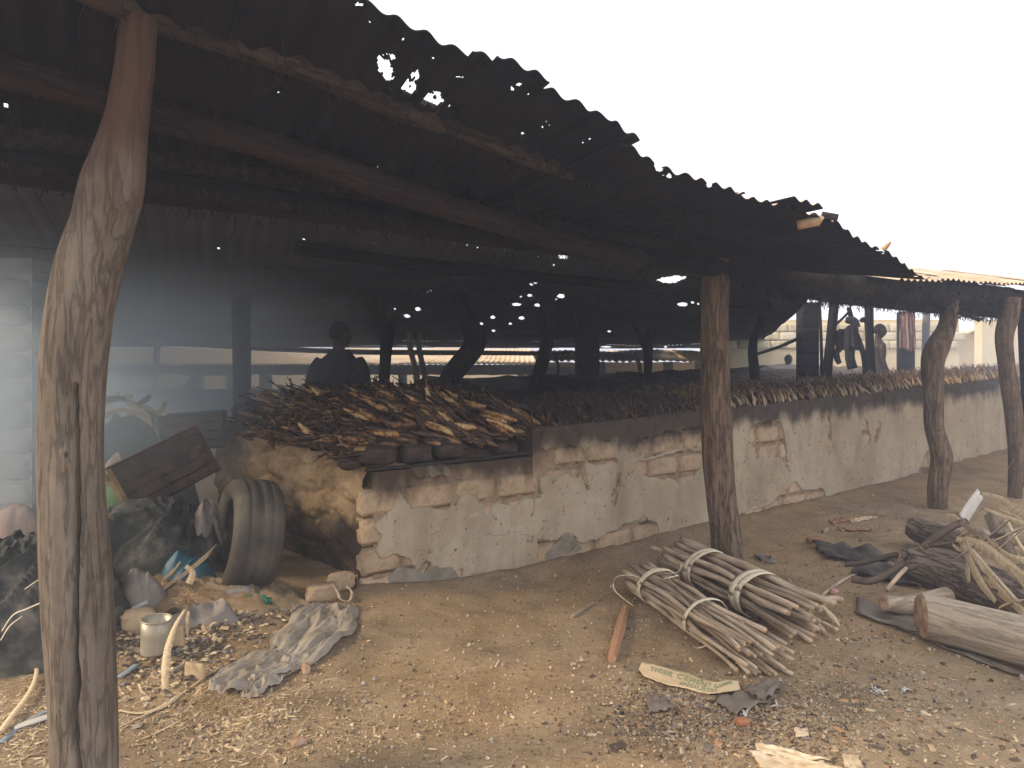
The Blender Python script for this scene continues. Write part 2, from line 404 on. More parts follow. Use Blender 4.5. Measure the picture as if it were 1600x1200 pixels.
def m_ground():
    t = NT('trodden_earth'); v = t.mapc()
    big = t.noise(.55, 5, v); mid = t.noise(2.6, 7, v, .62, .4); fine = t.noise(38, 6, v, .7); grit = t.noise(150, 3, v)
    c = t.ramp(mid, [(.28, (.185, .132, .08)), (.5, (.34, .25, .152)), (.72, (.46, .35, .225))])
    warm = t.mix(t.ramp(big, [(.42, 0.0), (.62, .75)]), c, t.mix(.6, c, (.47, .29, .125)))
    dk = t.mix(t.ramp(t.noise(1.3, 6, t.mapc(loc=(4, 2, 0)), .7), [(.55, 0.0), (.75, .55)]), warm, (.17, .13, .088))
    c2 = t.mix(t.ramp(fine, [(.35, .45), (.6, 0.0)]), dk, t.mix(1.0, dk, (.52, .48, .44), 'MULTIPLY'))
    c3 = t.mix(t.ramp(grit, [(.60, 0.0), (.68, .7)]), c2, (.60, .49, .34))
    c3 = t.mix(t.ramp(t.noise(95, 3, t.mapc(loc=(3, 3, 3))), [(.30, .6), (.38, 0.0)]), c3, (.12, .085, .055))
    h = t.math('ADD', t.math('MULTIPLY', fine, .6), t.math('ADD', t.math('MULTIPLY', mid, .6), t.math('MULTIPLY', grit, .25)))
    return t.out(c3, .95, h, .9, .022, .1)
MT['ground'] = m_ground()
def soot_mask(t, lo=-.32, hi=-.13, bump=.55):
    """soot that has settled along the top of the oven: local z against the top line of the wall"""
    sp = t.n('ShaderNodeSeparateXYZ'); t.l(t.co.outputs['Object'], sp.inputs[0])
    top = t.math('MULTIPLY_ADD', sp.outputs[0], .029, 1.02)
    low = t.math('LESS_THAN', sp.outputs[0], 1.45)
    top = t.math('SUBTRACT', top, t.math('MULTIPLY', low, .12))
    d = t.math('SUBTRACT', sp.outputs[2], top)
    d = t.math('ADD', d, t.math('MULTIPLY', t.math('SUBTRACT', t.noise(3.2, 6, t.mapc((1, 1, .6))), .5), bump))
    q = t.n('ShaderNodeMapRange'); q.inputs['From Min'].default_value = lo; q.inputs['From Max'].default_value = hi
    q.interpolation_type = 'SMOOTHSTEP'; t.l(d, q.inputs['Value']); return q.outputs[0]
def m_plaster():
    t = NT('mud_cement_render'); v = t.mapc()
    n1 = t.noise(1.6, 6, v, .6); n2 = t.noise(9, 6, v, .65); streak = t.noise(1, 6, t.mapc((3.5, 3.5, .8)), .65, .5); fine = t.noise(60, 5, v)
    c = t.ramp(n1, [(.3, (.36, .285, .185)), (.5, (.47, .395, .275)), (.7, (.54, .475, .35))])
    c = t.mix(t.ramp(n2, [(.42, 0.0), (.66, .6)]), c, (.47, .34, .205))
    c = t.mix(t.ramp(streak, [(.46, 0.0), (.70, .5)]), c, (.24, .19, .135))
    vo = t.n('ShaderNodeTexVoronoi', feature='DISTANCE_TO_EDGE'); vo.inputs['Scale'].default_value = 1.7
    wv = t.n('ShaderNodeVectorMath', operation='ADD'); t.l(v, wv.inputs[0])
    nn = t.n('ShaderNodeTexNoise'); nn.inputs['Scale'].default_value = 4; t.l(v, nn.inputs['Vector'])
    sc2 = t.n('ShaderNodeVectorMath', operation='SCALE'); t.l(nn.outputs['Color'], sc2.inputs[0]); sc2.inputs['Scale'].default_value = .5
    t.l(sc2.outputs[0], wv.inputs[1]); t.l(wv.outputs[0], vo.inputs['Vector'])
    ck = t.ramp(vo.outputs['Distance'], [(0.0, .45), (.004, 1.0)])
    ckm = t.math('MAXIMUM', ck, t.ramp(t.noise(1.1, 3, t.mapc(loc=(3, 0, 1))), [(.50, 1.0), (.56, 0.0)]))
    pit = t.ramp(t.noise(22, 3, v), [(.31, 0.0), (.345, 1.0)])
    ckm = t.math('MULTIPLY', ckm, t.math('MAXIMUM', pit, .3))
    c = t.mix(1.0, c, t.mix(ckm, (.28, .22, .17), (1., 1., 1.)), 'MULTIPLY')
    c = t.mix(t.math('MULTIPLY', soot_mask(t), .93), c, t.ramp(n2, [(.35, (.035, .027, .022)), (.7, (.085, .064, .05))]))
    h = t.math('ADD', t.math('MULTIPLY', ckm, .7), t.math('ADD', t.math('MULTIPLY', fine, .35), t.math('MULTIPLY', n2, .7)))
    return t.out(c, .94, h, .7, .018, .12)
MT['plaster'] = m_plaster()
def m_mud(name, cols, soot=True, bstr=.9):
    t = NT(name); v = t.mapc()
    oi = t.n('ShaderNodeObjectInfo')
    n1 = t.noise(5, 7, v, .65); n2 = t.noise(28, 6, v, .7)
    c = t.ramp(n1, [(.3, cols[0]), (.5, cols[1]), (.7, cols[2])])
    h_ = t.n('ShaderNodeHueSaturation'); t.l(c, h_.inputs['Color']); t.l(t.math('MULTIPLY_ADD', oi.outputs['Random'], .25, .87), h_.inputs['Value']); c = h_.outputs[0]
    c = t.mix(t.ramp(n2, [(.3, .6), (.5, 0.0)]), c, t.mix(1.0, c, (.5, .42, .35), 'MULTIPLY'))
    if soot:
        c = t.mix(t.math('MULTIPLY', soot_mask(t), .9), c, (.05, .036, .028))
    return t.out(c, .95, t.math('ADD', n1, t.math('MULTIPLY', n2, .5)), bstr, .02, .1)
MT['mud_brick'] = m_mud('mud_brick', [(.38, .265, .165), (.52, .38, .24), (.58, .445, .30)])
MT['mud_core'] = m_mud('mud_mortar', [(.24, .165, .105), (.35, .25, .16), (.42, .31, .205)])
def m_end():  # shade of the crate and tarp painted into the lower end wall
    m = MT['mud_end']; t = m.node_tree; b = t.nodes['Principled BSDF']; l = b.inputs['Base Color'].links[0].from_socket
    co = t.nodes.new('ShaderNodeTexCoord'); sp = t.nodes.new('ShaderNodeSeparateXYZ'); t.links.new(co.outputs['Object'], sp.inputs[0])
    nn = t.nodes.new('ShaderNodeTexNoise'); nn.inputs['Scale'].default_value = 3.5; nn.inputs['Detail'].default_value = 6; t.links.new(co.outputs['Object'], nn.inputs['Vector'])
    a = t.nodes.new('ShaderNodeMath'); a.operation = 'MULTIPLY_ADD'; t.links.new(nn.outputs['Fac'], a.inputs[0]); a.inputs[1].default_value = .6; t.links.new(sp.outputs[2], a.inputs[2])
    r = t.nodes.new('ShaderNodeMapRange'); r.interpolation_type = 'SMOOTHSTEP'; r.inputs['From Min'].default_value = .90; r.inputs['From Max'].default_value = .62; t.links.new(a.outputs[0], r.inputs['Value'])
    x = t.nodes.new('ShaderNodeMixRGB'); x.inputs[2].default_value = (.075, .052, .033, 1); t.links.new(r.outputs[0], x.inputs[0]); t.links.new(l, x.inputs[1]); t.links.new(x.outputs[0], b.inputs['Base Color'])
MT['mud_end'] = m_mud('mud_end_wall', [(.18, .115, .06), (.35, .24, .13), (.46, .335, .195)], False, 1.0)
MT['mud_step'] = MT['mud_end'].copy()
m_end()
MT['soot_brick'] = m_mud('sooty_brick', [(.035, .024, .02), (.075, .052, .042), (.15, .105, .08)], False)
def m_fish(name, stops, rough=.4):
    t = NT(name); oi = t.n('ShaderNodeObjectInfo'); v = t.mapc((1, 1, 1))
    a = t.n('ShaderNodeVectorMath', operation='ADD'); c = t.n('ShaderNodeCombineXYZ'); t.l(t.math('MULTIPLY', oi.outputs['Random'], 50.0), c.inputs[0])
    t.l(v, a.inputs[0]); t.l(c.outputs[0], a.inputs[1])
    n1 = t.noise(13, 5, a.outputs[0])
    f = t.math('MULTIPLY_ADD', oi.outputs['Random'], .40, t.math('MULTIPLY', n1, .68))
    sp_ = t.n('ShaderNodeSeparateXYZ'); t.l(t.co.outputs['Object'], sp_.inputs[0])
    bel = t.math('MULTIPLY', t.math('MULTIPLY', sp_.outputs[1], t.math('SUBTRACT', oi.outputs['Random'], .5)), 9.0)
    f = t.math('ADD', f, t.math('MULTIPLY', bel, .35)); f = t.math('SUBTRACT', f, t.math('MULTIPLY', t.math('GREATER_THAN', sp_.outputs[0], .80), .22))
    n9 = t.noise(42, 3, t.mapc((1, 3, 3))); f = t.math('ADD', f, t.math('MULTIPLY', t.math('SUBTRACT', n9, .5), .35))
    col = t.ramp(f, stops)
    return t.out(col, rough, t.noise(90, 4, v), .5, .004, .55)
MT['fish'] = m_fish('smoked_fish_skin', [(.34, (.018, .010, .008)), (.46, (.05, .021, .012)), (.57, (.20, .085, .028)), (.67, (.50, .27, .085)), (.78, (.74, .53, .27))])
MT['fish_dark'] = simple('blackened_fish', [(.014, .010, .009), (.045, .025, .017), (.09, .045, .025)], 14, 80, .5, .004, rough=.45, spec=.4)
MT['fish_gold'] = simple('golden_fish', [(.10, .05, .022), (.27, .155, .065), (.45, .31, .15)], 14, 80, .4, .004, rough=.45, spec=.4)
MT['fish_pale'] = simple('pale_fish_belly', [(.26, .18, .10), (.44, .34, .21), (.56, .47, .33)], 14, 80, .4, .004, rough=.5, spec=.4)
MT['fish_tan'] = simple('dull_brown_fish', [(.04, .024, .014), (.14, .08, .038), (.28, .18, .09)], 14, 80, .4, .004, rough=.55, spec=.3)
# ------------------------------------------------------------------ ground
def axis(lo, a, b, hi, st, far):
    mid = list(np.arange(a, b, st)); l = [lo]; 
    q = st; x = a; left = []
    while x-q > lo: x -= q; left.append(x); q *= far
    q = st; x = mid[-1]; right = []
    while x+q < hi: x += q; right.append(x); q *= far
    return [lo]+left[::-1]+mid+right+[hi]
gx = axis(-58, -4.2, 6.2, 62, .045, 1.16); gy = axis(-28, .8, 9.0, 88, .045, 1.16)
GV = [(x, y, gh(x, y)) for x in gx for y in gy]; ny_ = len(gy)
GF = [(i*ny_+j, (i+1)*ny_+j, (i+1)*ny_+j+1, i*ny_+j+1) for i in range(len(gx)-1) for j in range(ny_-1)]
tag(mesh('ground', GV, GF, MT['ground'], smooth=True, local=True), kind='structure')

# ------------------------------------------------------------------ smoking oven
OF = Matrix.Translation((CX, CY, 0)) @ Matrix.Rotation(TH, 4, 'Z')
oven = bpy.data.objects.new('smoking_oven', None); COL.objects.link(oven); oven.matrix_basis = OF; FR[oven] = OF
tag(oven, 'long waist-high mud brick smoking oven with peeling grey render under the roof', 'oven')
for n_ in MT['mud_brick'].node_tree.nodes:
    if n_.type == 'TEX_COORD': n_.object = oven        # soot and colour in the oven's own space
def ztop(s): return .845 if s < 1.45 else 1.065+.029*(s-1.9)
SL = 14.0; WD = 2.46
def px2sz(x, y):
    r = (x-HX)/FP; s = (CY*r-CX)/(UX-UY*r); Y = CY+UY*s
    return s, EYE-(y-HY)/FP*Y
def sz2px(s, z):
    X = CX+UX*s; Y = CY+UY*s
    return HX+FP*X/Y, HY-(z-EYE)*FP/Y
# places where the render has fallen off, outlined on the wall face
PATCH = [[(520, 720), (640, 712), (640, 742), (652, 752), (700, 746), (700, 700), (846, 676), (838, 742), (845, 770), (800, 790), (752, 783), (735, 770), (708, 770), (700, 792), (640, 796), (632, 778), (617, 764), (612, 790), (588, 812), (580, 824), (588, 842), (584, 862), (590, 874), (612, 868), (634, 880), (645, 896), (664, 882), (686, 884), (700, 890), (722, 884), (726, 916), (620, 926), (560, 940), (520, 940)],
 [(832, 704), (912, 698), (914, 724), (900, 742), (886, 736), (834, 748)], [(914, 698), (952, 690), (956, 712), (968, 722), (940, 724), (916, 720)],
 [(1002, 684), (1060, 676), (1062, 702), (1006, 712)], [(1062, 670), (1100, 664), (1104, 698), (1064, 702)],
 [(992, 720), (1040, 714), (1062, 708), (1098, 706), (1092, 730), (1070, 756), (1050, 752), (1020, 746), (990, 738)],
 [(1168, 668), (1205, 655), (1216, 655), (1224, 700), (1230, 722), (1218, 718), (1196, 712), (1172, 716)],
 [(1150, 808), (1168, 798), (1200, 790), (1222, 768), (1240, 752), (1250, 768), (1284, 762), (1290, 782), (1200, 815)],
 [(840, 842), (868, 848), (880, 832), (895, 838), (906, 850), (930, 846), (975, 820), (1000, 808), (1022, 816), (1028, 838), (1010, 850), (960, 864), (900, 872), (850, 886), (838, 866)],
 [(1084, 822), (1112, 812), (1116, 828), (1086, 834)], [(1360, 615), (1376, 615), (1378, 634), (1362, 636)], [(1340, 660), (1352, 656), (1356, 690), (1346, 700)],
 [(1205, 655), (1209, 655), (1214, 690), (1220, 704), (1226, 722), (1230, 740), (1226, 738), (1221, 724), (1214, 704), (1209, 690)],
 [(962, 742), (970, 738), (966, 760), (960, 790), (957, 788), (961, 762)], [(1366, 690), (1370, 676), (1374, 660), (1371, 658), (1364, 680), (1362, 692)], [(690, 700), (716, 772), (708, 790), (700, 770), (698, 730)],
 [(1290, 640), (1294, 640), (1297, 700), (1293, 716)], [(900, 722), (908, 722), (916, 770), (910, 768)], [(755, 790), (764, 786), (760, 800), (752, 803)], [(1030, 838), (1060, 850), (1034, 846)],
 [(1432, 735), (1448, 700), (1454, 724), (1450, 742), (1430, 750)], [(780, 902), (812, 892), (822, 902), (784, 912)]]
PSZ = [np.array([px2sz(*p) for p in q]) for q in PATCH]
def inpoly(xs, zs, poly):
    ins = np.zeros(xs.shape, bool); n = len(poly)
    for i in range(n):
        x1, z1 = poly[i]; x2, z2 = poly[(i+1) % n]
        c = ((z1 > zs) != (z2 > zs)) & (xs < (x2-x1)*(zs-z1)/(z2-z1+1e-12)+x1)
        ins ^= c
    return ins
def exposed(s, z):
    o = np.zeros(s.shape, bool)
    for q in PSZ: o |= inpoly(s, z, q)
    return o
ds = .0115
sa = np.concatenate([np.arange(-.012, 8.0, ds), np.arange(8.0, SL, .05)])
nzr = 104
S2, K2 = np.meshgrid(sa, np.linspace(0, 1, nzr), indexing='ij')
topv = np.array([ztop(s) for s in sa]); basev = np.interp(sa, GS, GZ)-.06
Z2 = basev[:, None]+(topv-basev)[:, None]*K2
n1 = np.zeros(S2.shape); n2 = np.zeros(S2.shape); n3 = np.zeros(S2.shape)
for i in range(S2.shape[0]):
    for j in range(nzr):
        a, b = S2[i, j], Z2[i, j]
        n1[i, j] = noise.noise(Vector((a*9, b*9, 2))); n2[i, j] = noise.noise(Vector((a*2.2, b*2.2, 9))); n3[i, j] = noise.noise(Vector((a*30, b*30, 4)))
EX = exposed(S2+.03*n1+.03*n2+.010*n3, Z2+.025*np.roll(n1, 7, 0)+.03*np.roll(n2, 9, 0)+.010*n3)
Tf = -.024+.011*n2+.004*n1+.0015*n3
Tf -= .02*np.clip((K2-.93)/.07, 0, 1)**2*(-1)       # worn, rounded top lip
FK = ~(EX[:-1, :-1] | EX[1:, :-1] | EX[:-1, 1:] | EX[1:, 1:])
use = np.zeros(EX.shape, bool)
edge = np.zeros(EX.shape, bool)
for di in (0, 1):
    for dj in (0, 1):
        use[di:di+FK.shape[0], dj:dj+FK.shape[1]] |= FK
cnt = np.zeros(EX.shape, int)
for di in (0, 1):
    for dj in (0, 1): cnt[di:di+FK.shape[0], dj:dj+FK.shape[1]] += FK
idx = -np.ones(EX.shape, int); idx[use] = np.arange(use.sum())
PV = np.stack([S2[use], Tf[use], Z2[use]], 1).tolist(); PFc = []
ii, jj = np.nonzero(FK)
for i, j in zip(ii, jj): PFc.append((int(idx[i, j]), int(idx[i+1, j]), int(idx[i+1, j+1]), int(idx[i, j+1])))
# broken edges get their thickness: a lip running back into the wall
back = {}
def bk(i, j):
    if (i, j) not in back:
        back[(i, j)] = len(PV); PV.append([S2[i, j], .025, Z2[i, j]])
    return back[(i, j)]
H, Wd = FK.shape
for i, j in zip(ii, jj):
    if i == 0 or not FK[i-1, j]: PFc.append((int(idx[i, j+1]), bk(i, j+1), bk(i, j), int(idx[i, j])))
    if i == H-1 or not FK[i+1, j]: PFc.append((int(idx[i+1, j]), bk(i+1, j), bk(i+1, j+1), int(idx[i+1, j+1])))
    if j == 0 or not FK[i, j-1]: PFc.append((int(idx[i, j]), bk(i, j), bk(i+1, j), int(idx[i+1, j])))
    if j == Wd-1 or not FK[i, j+1]: PFc.append((int(idx[i+1, j+1]), bk(i+1, j+1), bk(i, j+1), int(idx[i, j+1])))
mesh('render_coat', PV, PFc, MT['plaster'], oven, OF, local=True, smooth=True)
# body of mud and mortar behind
def core(x0, x1, zt0, zt1, name, t0=.0, t1=WD):
    n = max(2, int((x1-x0)/.25)); V, F = [], []
    for i in range(n+1):
        s = x0+(x1-x0)*i/n; zt = zt0+(zt1-zt0)*i/n
        bz = float(np.interp(s, GS, GZ))-.15
        off = -.18*0
        V += [(s, t0, bz), (s, t0, zt), (s, t1, zt), (s, t1, bz)]
    for i in range(n):
        a = i*4; b = a+4
        F += [(a, b, b+1, a+1), (a+1, b+1, b+2, a+2), (a+2, b+2, b+3, a+3)]
    F += [(0, 1, 2, 3), (n*4+3, n*4+2, n*4+1, n*4)]
    return V, F
c1 = core(.06, 1.45, .825, .825, 'a'); c2 = core(1.452, SL, ztop(1.452)-.012, ztop(SL)-.012, 'b')
V, F, _ = join([c1, c2]); mesh('mud_core', V, F, MT['mud_core'], oven, OF, local=True)
# bricks that show where the render is gone
courses = []
z0 = -.11
hts = [.20, .205, .205, .205, .205, .21, .21]
brickvar = [mkmesh('brick', *brickmesh(1, .14, 1, 3.1*k, 4, .016, .03)[:2], MT['mud_brick'], True) for k in range(7)]
def putbrick(s, t, z, l, h, var, mat=None, rx=0, d=1.0):
    m = OF @ Matrix.Translation((s, t, z)) @ Matrix.Rotation(rx, 4, 'Z') @ Matrix.Diagonal((l, d, h, 1))
    me = brickvar[var % 7]
    o = put(me, 'brick', oven, m)
    return o
rb = random.Random(5); zc = z0; row = 0
while zc < 1.2:
    h = .205 if row != 4 else .205
    s = -.03 if row % 2 == 0 else -.03
    first = True
    while s < 8.4:
        l = rb.uniform(.36, .45)
        if first and row % 2: l = rb.uniform(.26, .34)
        first = False
        g_ = float(np.interp(s, GS, GZ))
        if zc+h > g_-.02 and zc+h < ztop(s+.02)+.03 and not (s < 1.45 < s+l and zc+h > .87):
            qs, qz = np.meshgrid(np.linspace(s, s+l, 9), np.linspace(zc, zc+h, 7))
            if any(exposed(qs+a_, qz+b_).any() for a_ in (-.09, 0, .09) for b_ in (-.07, 0, .07)):
                putbrick(s+.006, -.012+rb.uniform(-.006, .004), zc+.006, l-.007, h-.006, rb.randrange(7))
        s += l
    zc += h; row += 1
# sooty loose bricks standing on the low part of the wall, under the fish
SB = [mkmesh('brick', *brickmesh(.25, .18, .17, 8.3+k, 3, .03, .05), MT['soot_brick'], True) for k in range(4)]
for k, (x0, x1, yb, yt, dz) in enumerate([(572, 632, 731, 686, 0), (636, 684, 722, 684, 0), (690, 738, 712, 674, 0), (782, 818, 698, 670, 0), (541, 570, 735, 712, 0)]):
    s0, zb = px2sz(x0, yb); s1, zt = px2sz(x1, yt)
    m = OF @ Matrix.Translation((s0, .03+.02*(k % 2), .838)) @ Matrix.Rotation(R([3, -5, 4, -2, 5][k]), 4, 'Z') @ Matrix.Diagonal(((s1-s0)/.25, 1, (zt-zb)/.17*.95, 1))
    o = put(SB[k % 4], 'brick', oven, m); o['label'] = 'soot-blackened loose brick on the low front edge'
# iron bar under the loose bricks
V, F = tube([(.0, .0, .845, .012), (.7, -.012, .850, .012), (1.45, .0, .86, .012)], 8, 6)
mesh('iron_bar', V, F, MT['char'], oven, OF, local=True, smooth=True)
# grey cement repairs at the foot of the wall
for k, poly in enumerate([[(603, 905), (622, 884), (645, 888), (660, 896), (672, 880), (690, 886), (706, 884), (716, 902), (690, 910), (650, 914), (612, 918)],
                         [(846, 872), (858, 856), (874, 842), (886, 828), (906, 850), (908, 858), (880, 870), (850, 880)]]):
    pts = [px2sz(*p) for p in poly]; c = np.mean(pts, 0); V = []; F = []
    n = len(pts)
    for rr, tt in ((1.0, .01), (1.0, -.012), (.9, -.022), (.55, -.026)):
        for (a, b) in pts: V.append((c[0]+(a-c[0])*rr, tt+.004*nz(a*20, b*20, rr*9), c[1]+(b-c[1])*rr))
    V.append((c[0], -.028, c[1]))
    for q in range(3):
        for i in range(n): F.append((q*n+i, q*n+(i+1) % n, (q+1)*n+(i+1) % n, (q+1)*n+i))
    for i in range(n): F.append((3*n+i, 3*n+(i+1) % n, 4*n))
    mesh('cement_repair', V, F, MT['cement_patch'], oven, OF, local=True)
# end wall: thick rough mud, from the corner back to (-.45, WD)
def endz(k): return .86+.19*sstep(.0, .9, k)
EX2 = (-.47, WD)
def endpt(u, v):
    # u along 0..1 , v height 0..1
    s = EX2[0]*u-.0; t = .02+(EX2[1])*u; zt = endz(u)+.025*nz(u*14, 3, 1); z = -.1+(zt+.1)*v
    a, b = u*WD, z
    lump = .035*nz(a*2.2, b*3.0, 1)+.030*nz(a*5, b*9, 5)+.022*nz(a*13, b*17, 3)+.012*nz(a*31, b*35, 3)
    lump += .045*abs(math.sin(b*15.5+nz(a*3, b, 0)*1.3))**.6-.03
    under = .10*sstep(.42, .12, v)*sstep(.02, .2, u)
    lip = -.05*sstep(.9, 1, v)
    o = lump-under+lip
    n = (-WD/2.5, -.47/2.5)
    return (s+n[0]*o, t+n[1]*o, z)
V, F = grid(170, 66, endpt); F = [tuple(reversed(f)) for f in F]
# its top ledge
nb = len(V)
for i in range(170):
    b = V[i*66+65]; V.append((b[0]+.28, b[1]-.05, b[2]+.02*nz(i*.2, 0)))
    V.append((b[0]+.55, b[1]-.05, b[2]-.12))
for i in range(169):
    F.append((i*66+65, (i+1)*66+65, nb+(i+1)*2, nb+i*2)); F.append((nb+i*2, nb+(i+1)*2, nb+(i+1)*2+1, nb+i*2+1))
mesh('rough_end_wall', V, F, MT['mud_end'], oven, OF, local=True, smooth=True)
# dark bed of the low section and grate poles
def heap_z(s, t):
    k = sstep(-.15, .7, t)*(1-.25*sstep(1.9, 2.5, t))
    side = sstep(-.22, .35, s+.19*t)*(1-sstep(1.45, 2.12, s-.12*t))
    return .87+(.06+.31*k)*side*(1-.18*sstep(.7, 1.7, s))
def hp(u, v):
    t = .06+2.35*v; s = (-.19*t+.10)*(1-u)+2.2*u
    return (s, t, heap_z(s, t)-.07+.03*nz(s*6, t*6, 1)-.30*(1-sstep(0, .10, u))-.2*(1-sstep(0, .06, v)))
V, F = grid(60, 50, hp)
tag(mesh('fish_heap_core', V, F, MT['fish_dark'], None, OF, local=True, smooth=True), 'blackened mass of smoked fish at the bottom of the near heap', 'smoked fish', kind='stuff')

# ------------------------------------------------------------------ posts
def bump_tube(pts, n, k, amp, ridge, seed=0.0, fr=2.5, cap=True): return tube(pts, n, k, amp, fr, ridge, cap, seed)
def post(label, pl, mat, n=20, k=7, amp=.07, ridge=.05, seed=0.0, group='wooden posts carrying the roof', extra=None, base=None, name='wooden_post', branch=None):
    """pl: (px, py, depth, width_px) from foot to top"""
    pts = [tuple(P(a, b, Y))+(wp/FP*Y*.5,) for a, b, Y, wp in pl]
    if base is not None:
        x, y = pts[0][0], pts[0][1]; pts.insert(0, (x, y, gh(x, y)-.06, pts[0][3]*1.05))
    zb = pts[0][2]
    Fm = Matrix.Translation((pts[0][0], pts[0][1], zb+.06))
    V, F = bump_tube(pts, n, k, amp, ridge, seed)
    if branch is None:
        o = mesh(name, V, F, mat, None, Fm, smooth=True); tag(o, label, 'post', group); return o
    e = thing(name, label, 'post', Fm.translation, group=group)
    mesh('trunk', V, F, mat, e, Fm, smooth=True)
    for bl in branch:
        bp = [tuple(P(a, b, Y))+(wp/FP*Y*.5,) for a, b, Y, wp in bl]
        V, F = bump_tube(bp, max(8, n//2), k, amp, ridge, seed+3)
        mesh('fork', V, F, mat, e, Fm, smooth=True)
    return e
# post 1, nearest
D1 = 2.4
g1 = []
pl1 = [(130, 1345, D1, 108), (132, 1200, D1, 106), (127, 1050, D1, 108), (120, 900, D1, 112), (112, 750, D1, 103), (112, 640, D1, 101), (120, 520, D1, 104), (138, 420, D1, 104), (160, 350, D1, 98), (176, 290, D1, 100), (188, 240, D1, 84), (200, 180, D1, 70), (210, 110, D1, 64), (214, 60, D1, 61), (217, 28, D1, 60)]
pts = [tuple(P(a, b, Y))+(wp/FP*Y*.5*.885,) for a, b, Y, wp in pl1]
V, F = tube(pts, 160, 30, .05, 2.2, .022, True, 4.0)
# a long split down the front and knots, cut into the wood
def carve(V):
    out = []
    crk = [(118, 600, 1.0), (120, 700, 1.0), (121, 800, 1.5), (118, 900, 1.6), (116, 960, 2.5), (115, 1040, 3.5), (115, 1070, 6.), (112, 1100, 5.), (116, 1160, 2.5), (122, 1200, 2)]
    for v in V:
        v = Vector(v); Y = v.y; px = HX+FP*v.x/Y; py = HY-(v.z-EYE)*FP/Y
        if Y < D1 and 600 < py < 1210:
            cx = np.interp(py, [c[1] for c in crk], [c[0] for c in crk])+2.0*nz(py*.03, 0)
            wd = np.interp(py, [c[1] for c in crk], [c[2] for c in crk])+1.2
            d = abs(px-cx)
            v.y += .06*math.exp(-(d/wd)**2)*min(1, wd/3)
        for (kx, ky, kr, dep) in ((110, 715, 15, .014), (104, 712, 4, -.02), (226, 285, 22, .018), (185, 330, 30, .01)):
            d = math.hypot(px-kx, (py-ky)*.8)
            if Y < D1: v.y -= dep*math.exp(-(d/kr)**2)
        out.append(v)
    return out
V = carve(V)
fm1 = Matrix.Translation((pts[0][0], pts[0][1], 0.0))
fm = []
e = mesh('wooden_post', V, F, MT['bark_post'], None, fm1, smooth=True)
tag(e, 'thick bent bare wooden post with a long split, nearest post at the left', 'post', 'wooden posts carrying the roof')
post('straight rough-barked brown post between the oven and the stick bundles', [(1137, 880, 5.4, 48), (1134, 830, 5.42, 46), (1124, 760, 5.42, 45), (1120, 680, 5.42, 47), (1117, 600, 5.42, 43), (1117, 500, 5.42, 41), (1118, 440, 5.42, 42), (1118, 405, 5.42, 40)], MT['bark_brown'], 40, 14, .07, .10, 2.0, base=1)
post('twisted grey post leaning right at its top behind the log pile', [(1465, 795, 7.5, 27), (1465, 762, 7.5, 28), (1472, 715, 7.5, 31), (1460, 668, 7.5, 27), (1459, 620, 7.5, 28), (1458, 570, 7.5, 32), (1464, 545, 7.5, 34), (1478, 515, 7.5, 27), (1484, 490, 7.5, 24), (1486, 468, 7.5, 24)], MT['bark_brown'], 24, 8, .09, .07, 5.0, base=1)
post('wavy grey post at the right edge of the shed', [(1586, 780, 7.94, 19), (1588, 720, 7.94, 21), (1586, 660, 7.94, 24), (1577, 600, 7.94, 24), (1572, 560, 7.94, 23), (1570, 525, 7.94, 25), (1577, 495, 7.94, 27), (1580, 465, 7.94, 26)], MT['bark_brown'], 24, 8, .07, .07, 8.0, base=1)
post('thin dark post cut off by the right edge of the picture', [(1604, 700, 8.6, 14), (1603, 600, 8.6, 14), (1599, 540, 8.6, 13), (1598, 470, 8.6, 13)], MT['bark_dark'], 12, 5, base=1)
G_IN = 'sooty posts inside the shed'
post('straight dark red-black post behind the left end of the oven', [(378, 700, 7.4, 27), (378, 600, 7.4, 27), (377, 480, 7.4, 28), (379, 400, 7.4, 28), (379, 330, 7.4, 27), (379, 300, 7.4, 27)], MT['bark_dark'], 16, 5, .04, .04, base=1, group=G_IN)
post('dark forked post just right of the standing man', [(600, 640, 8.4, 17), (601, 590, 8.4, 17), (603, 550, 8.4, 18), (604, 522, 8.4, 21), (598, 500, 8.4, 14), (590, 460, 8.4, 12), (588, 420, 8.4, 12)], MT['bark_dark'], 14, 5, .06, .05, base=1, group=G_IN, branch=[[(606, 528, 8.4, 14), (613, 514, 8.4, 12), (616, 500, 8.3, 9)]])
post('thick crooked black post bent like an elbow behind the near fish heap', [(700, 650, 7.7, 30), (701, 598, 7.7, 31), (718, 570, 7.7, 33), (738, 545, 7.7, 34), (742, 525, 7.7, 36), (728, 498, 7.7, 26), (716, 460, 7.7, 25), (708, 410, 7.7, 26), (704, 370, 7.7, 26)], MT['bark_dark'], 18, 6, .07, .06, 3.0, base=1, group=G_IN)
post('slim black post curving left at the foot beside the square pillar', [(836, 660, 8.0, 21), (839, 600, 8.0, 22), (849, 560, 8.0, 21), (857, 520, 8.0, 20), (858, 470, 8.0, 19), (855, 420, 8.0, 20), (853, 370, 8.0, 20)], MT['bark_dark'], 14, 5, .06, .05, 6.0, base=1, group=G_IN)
post('dark forked stump-like post right of the square pillar', [(1012, 640, 10, 12), (1012, 590, 10, 12), (1013, 555, 10, 14), (1012, 530, 10, 15), (1016, 515, 10, 7)], MT['bark_dark'], 12, 5, .06, .04, 1.0, base=1, group=G_IN, branch=[[(1010, 548, 10, 10), (998, 522, 10, 8), (986, 495, 10, 7), (975, 470, 10, 6)]])
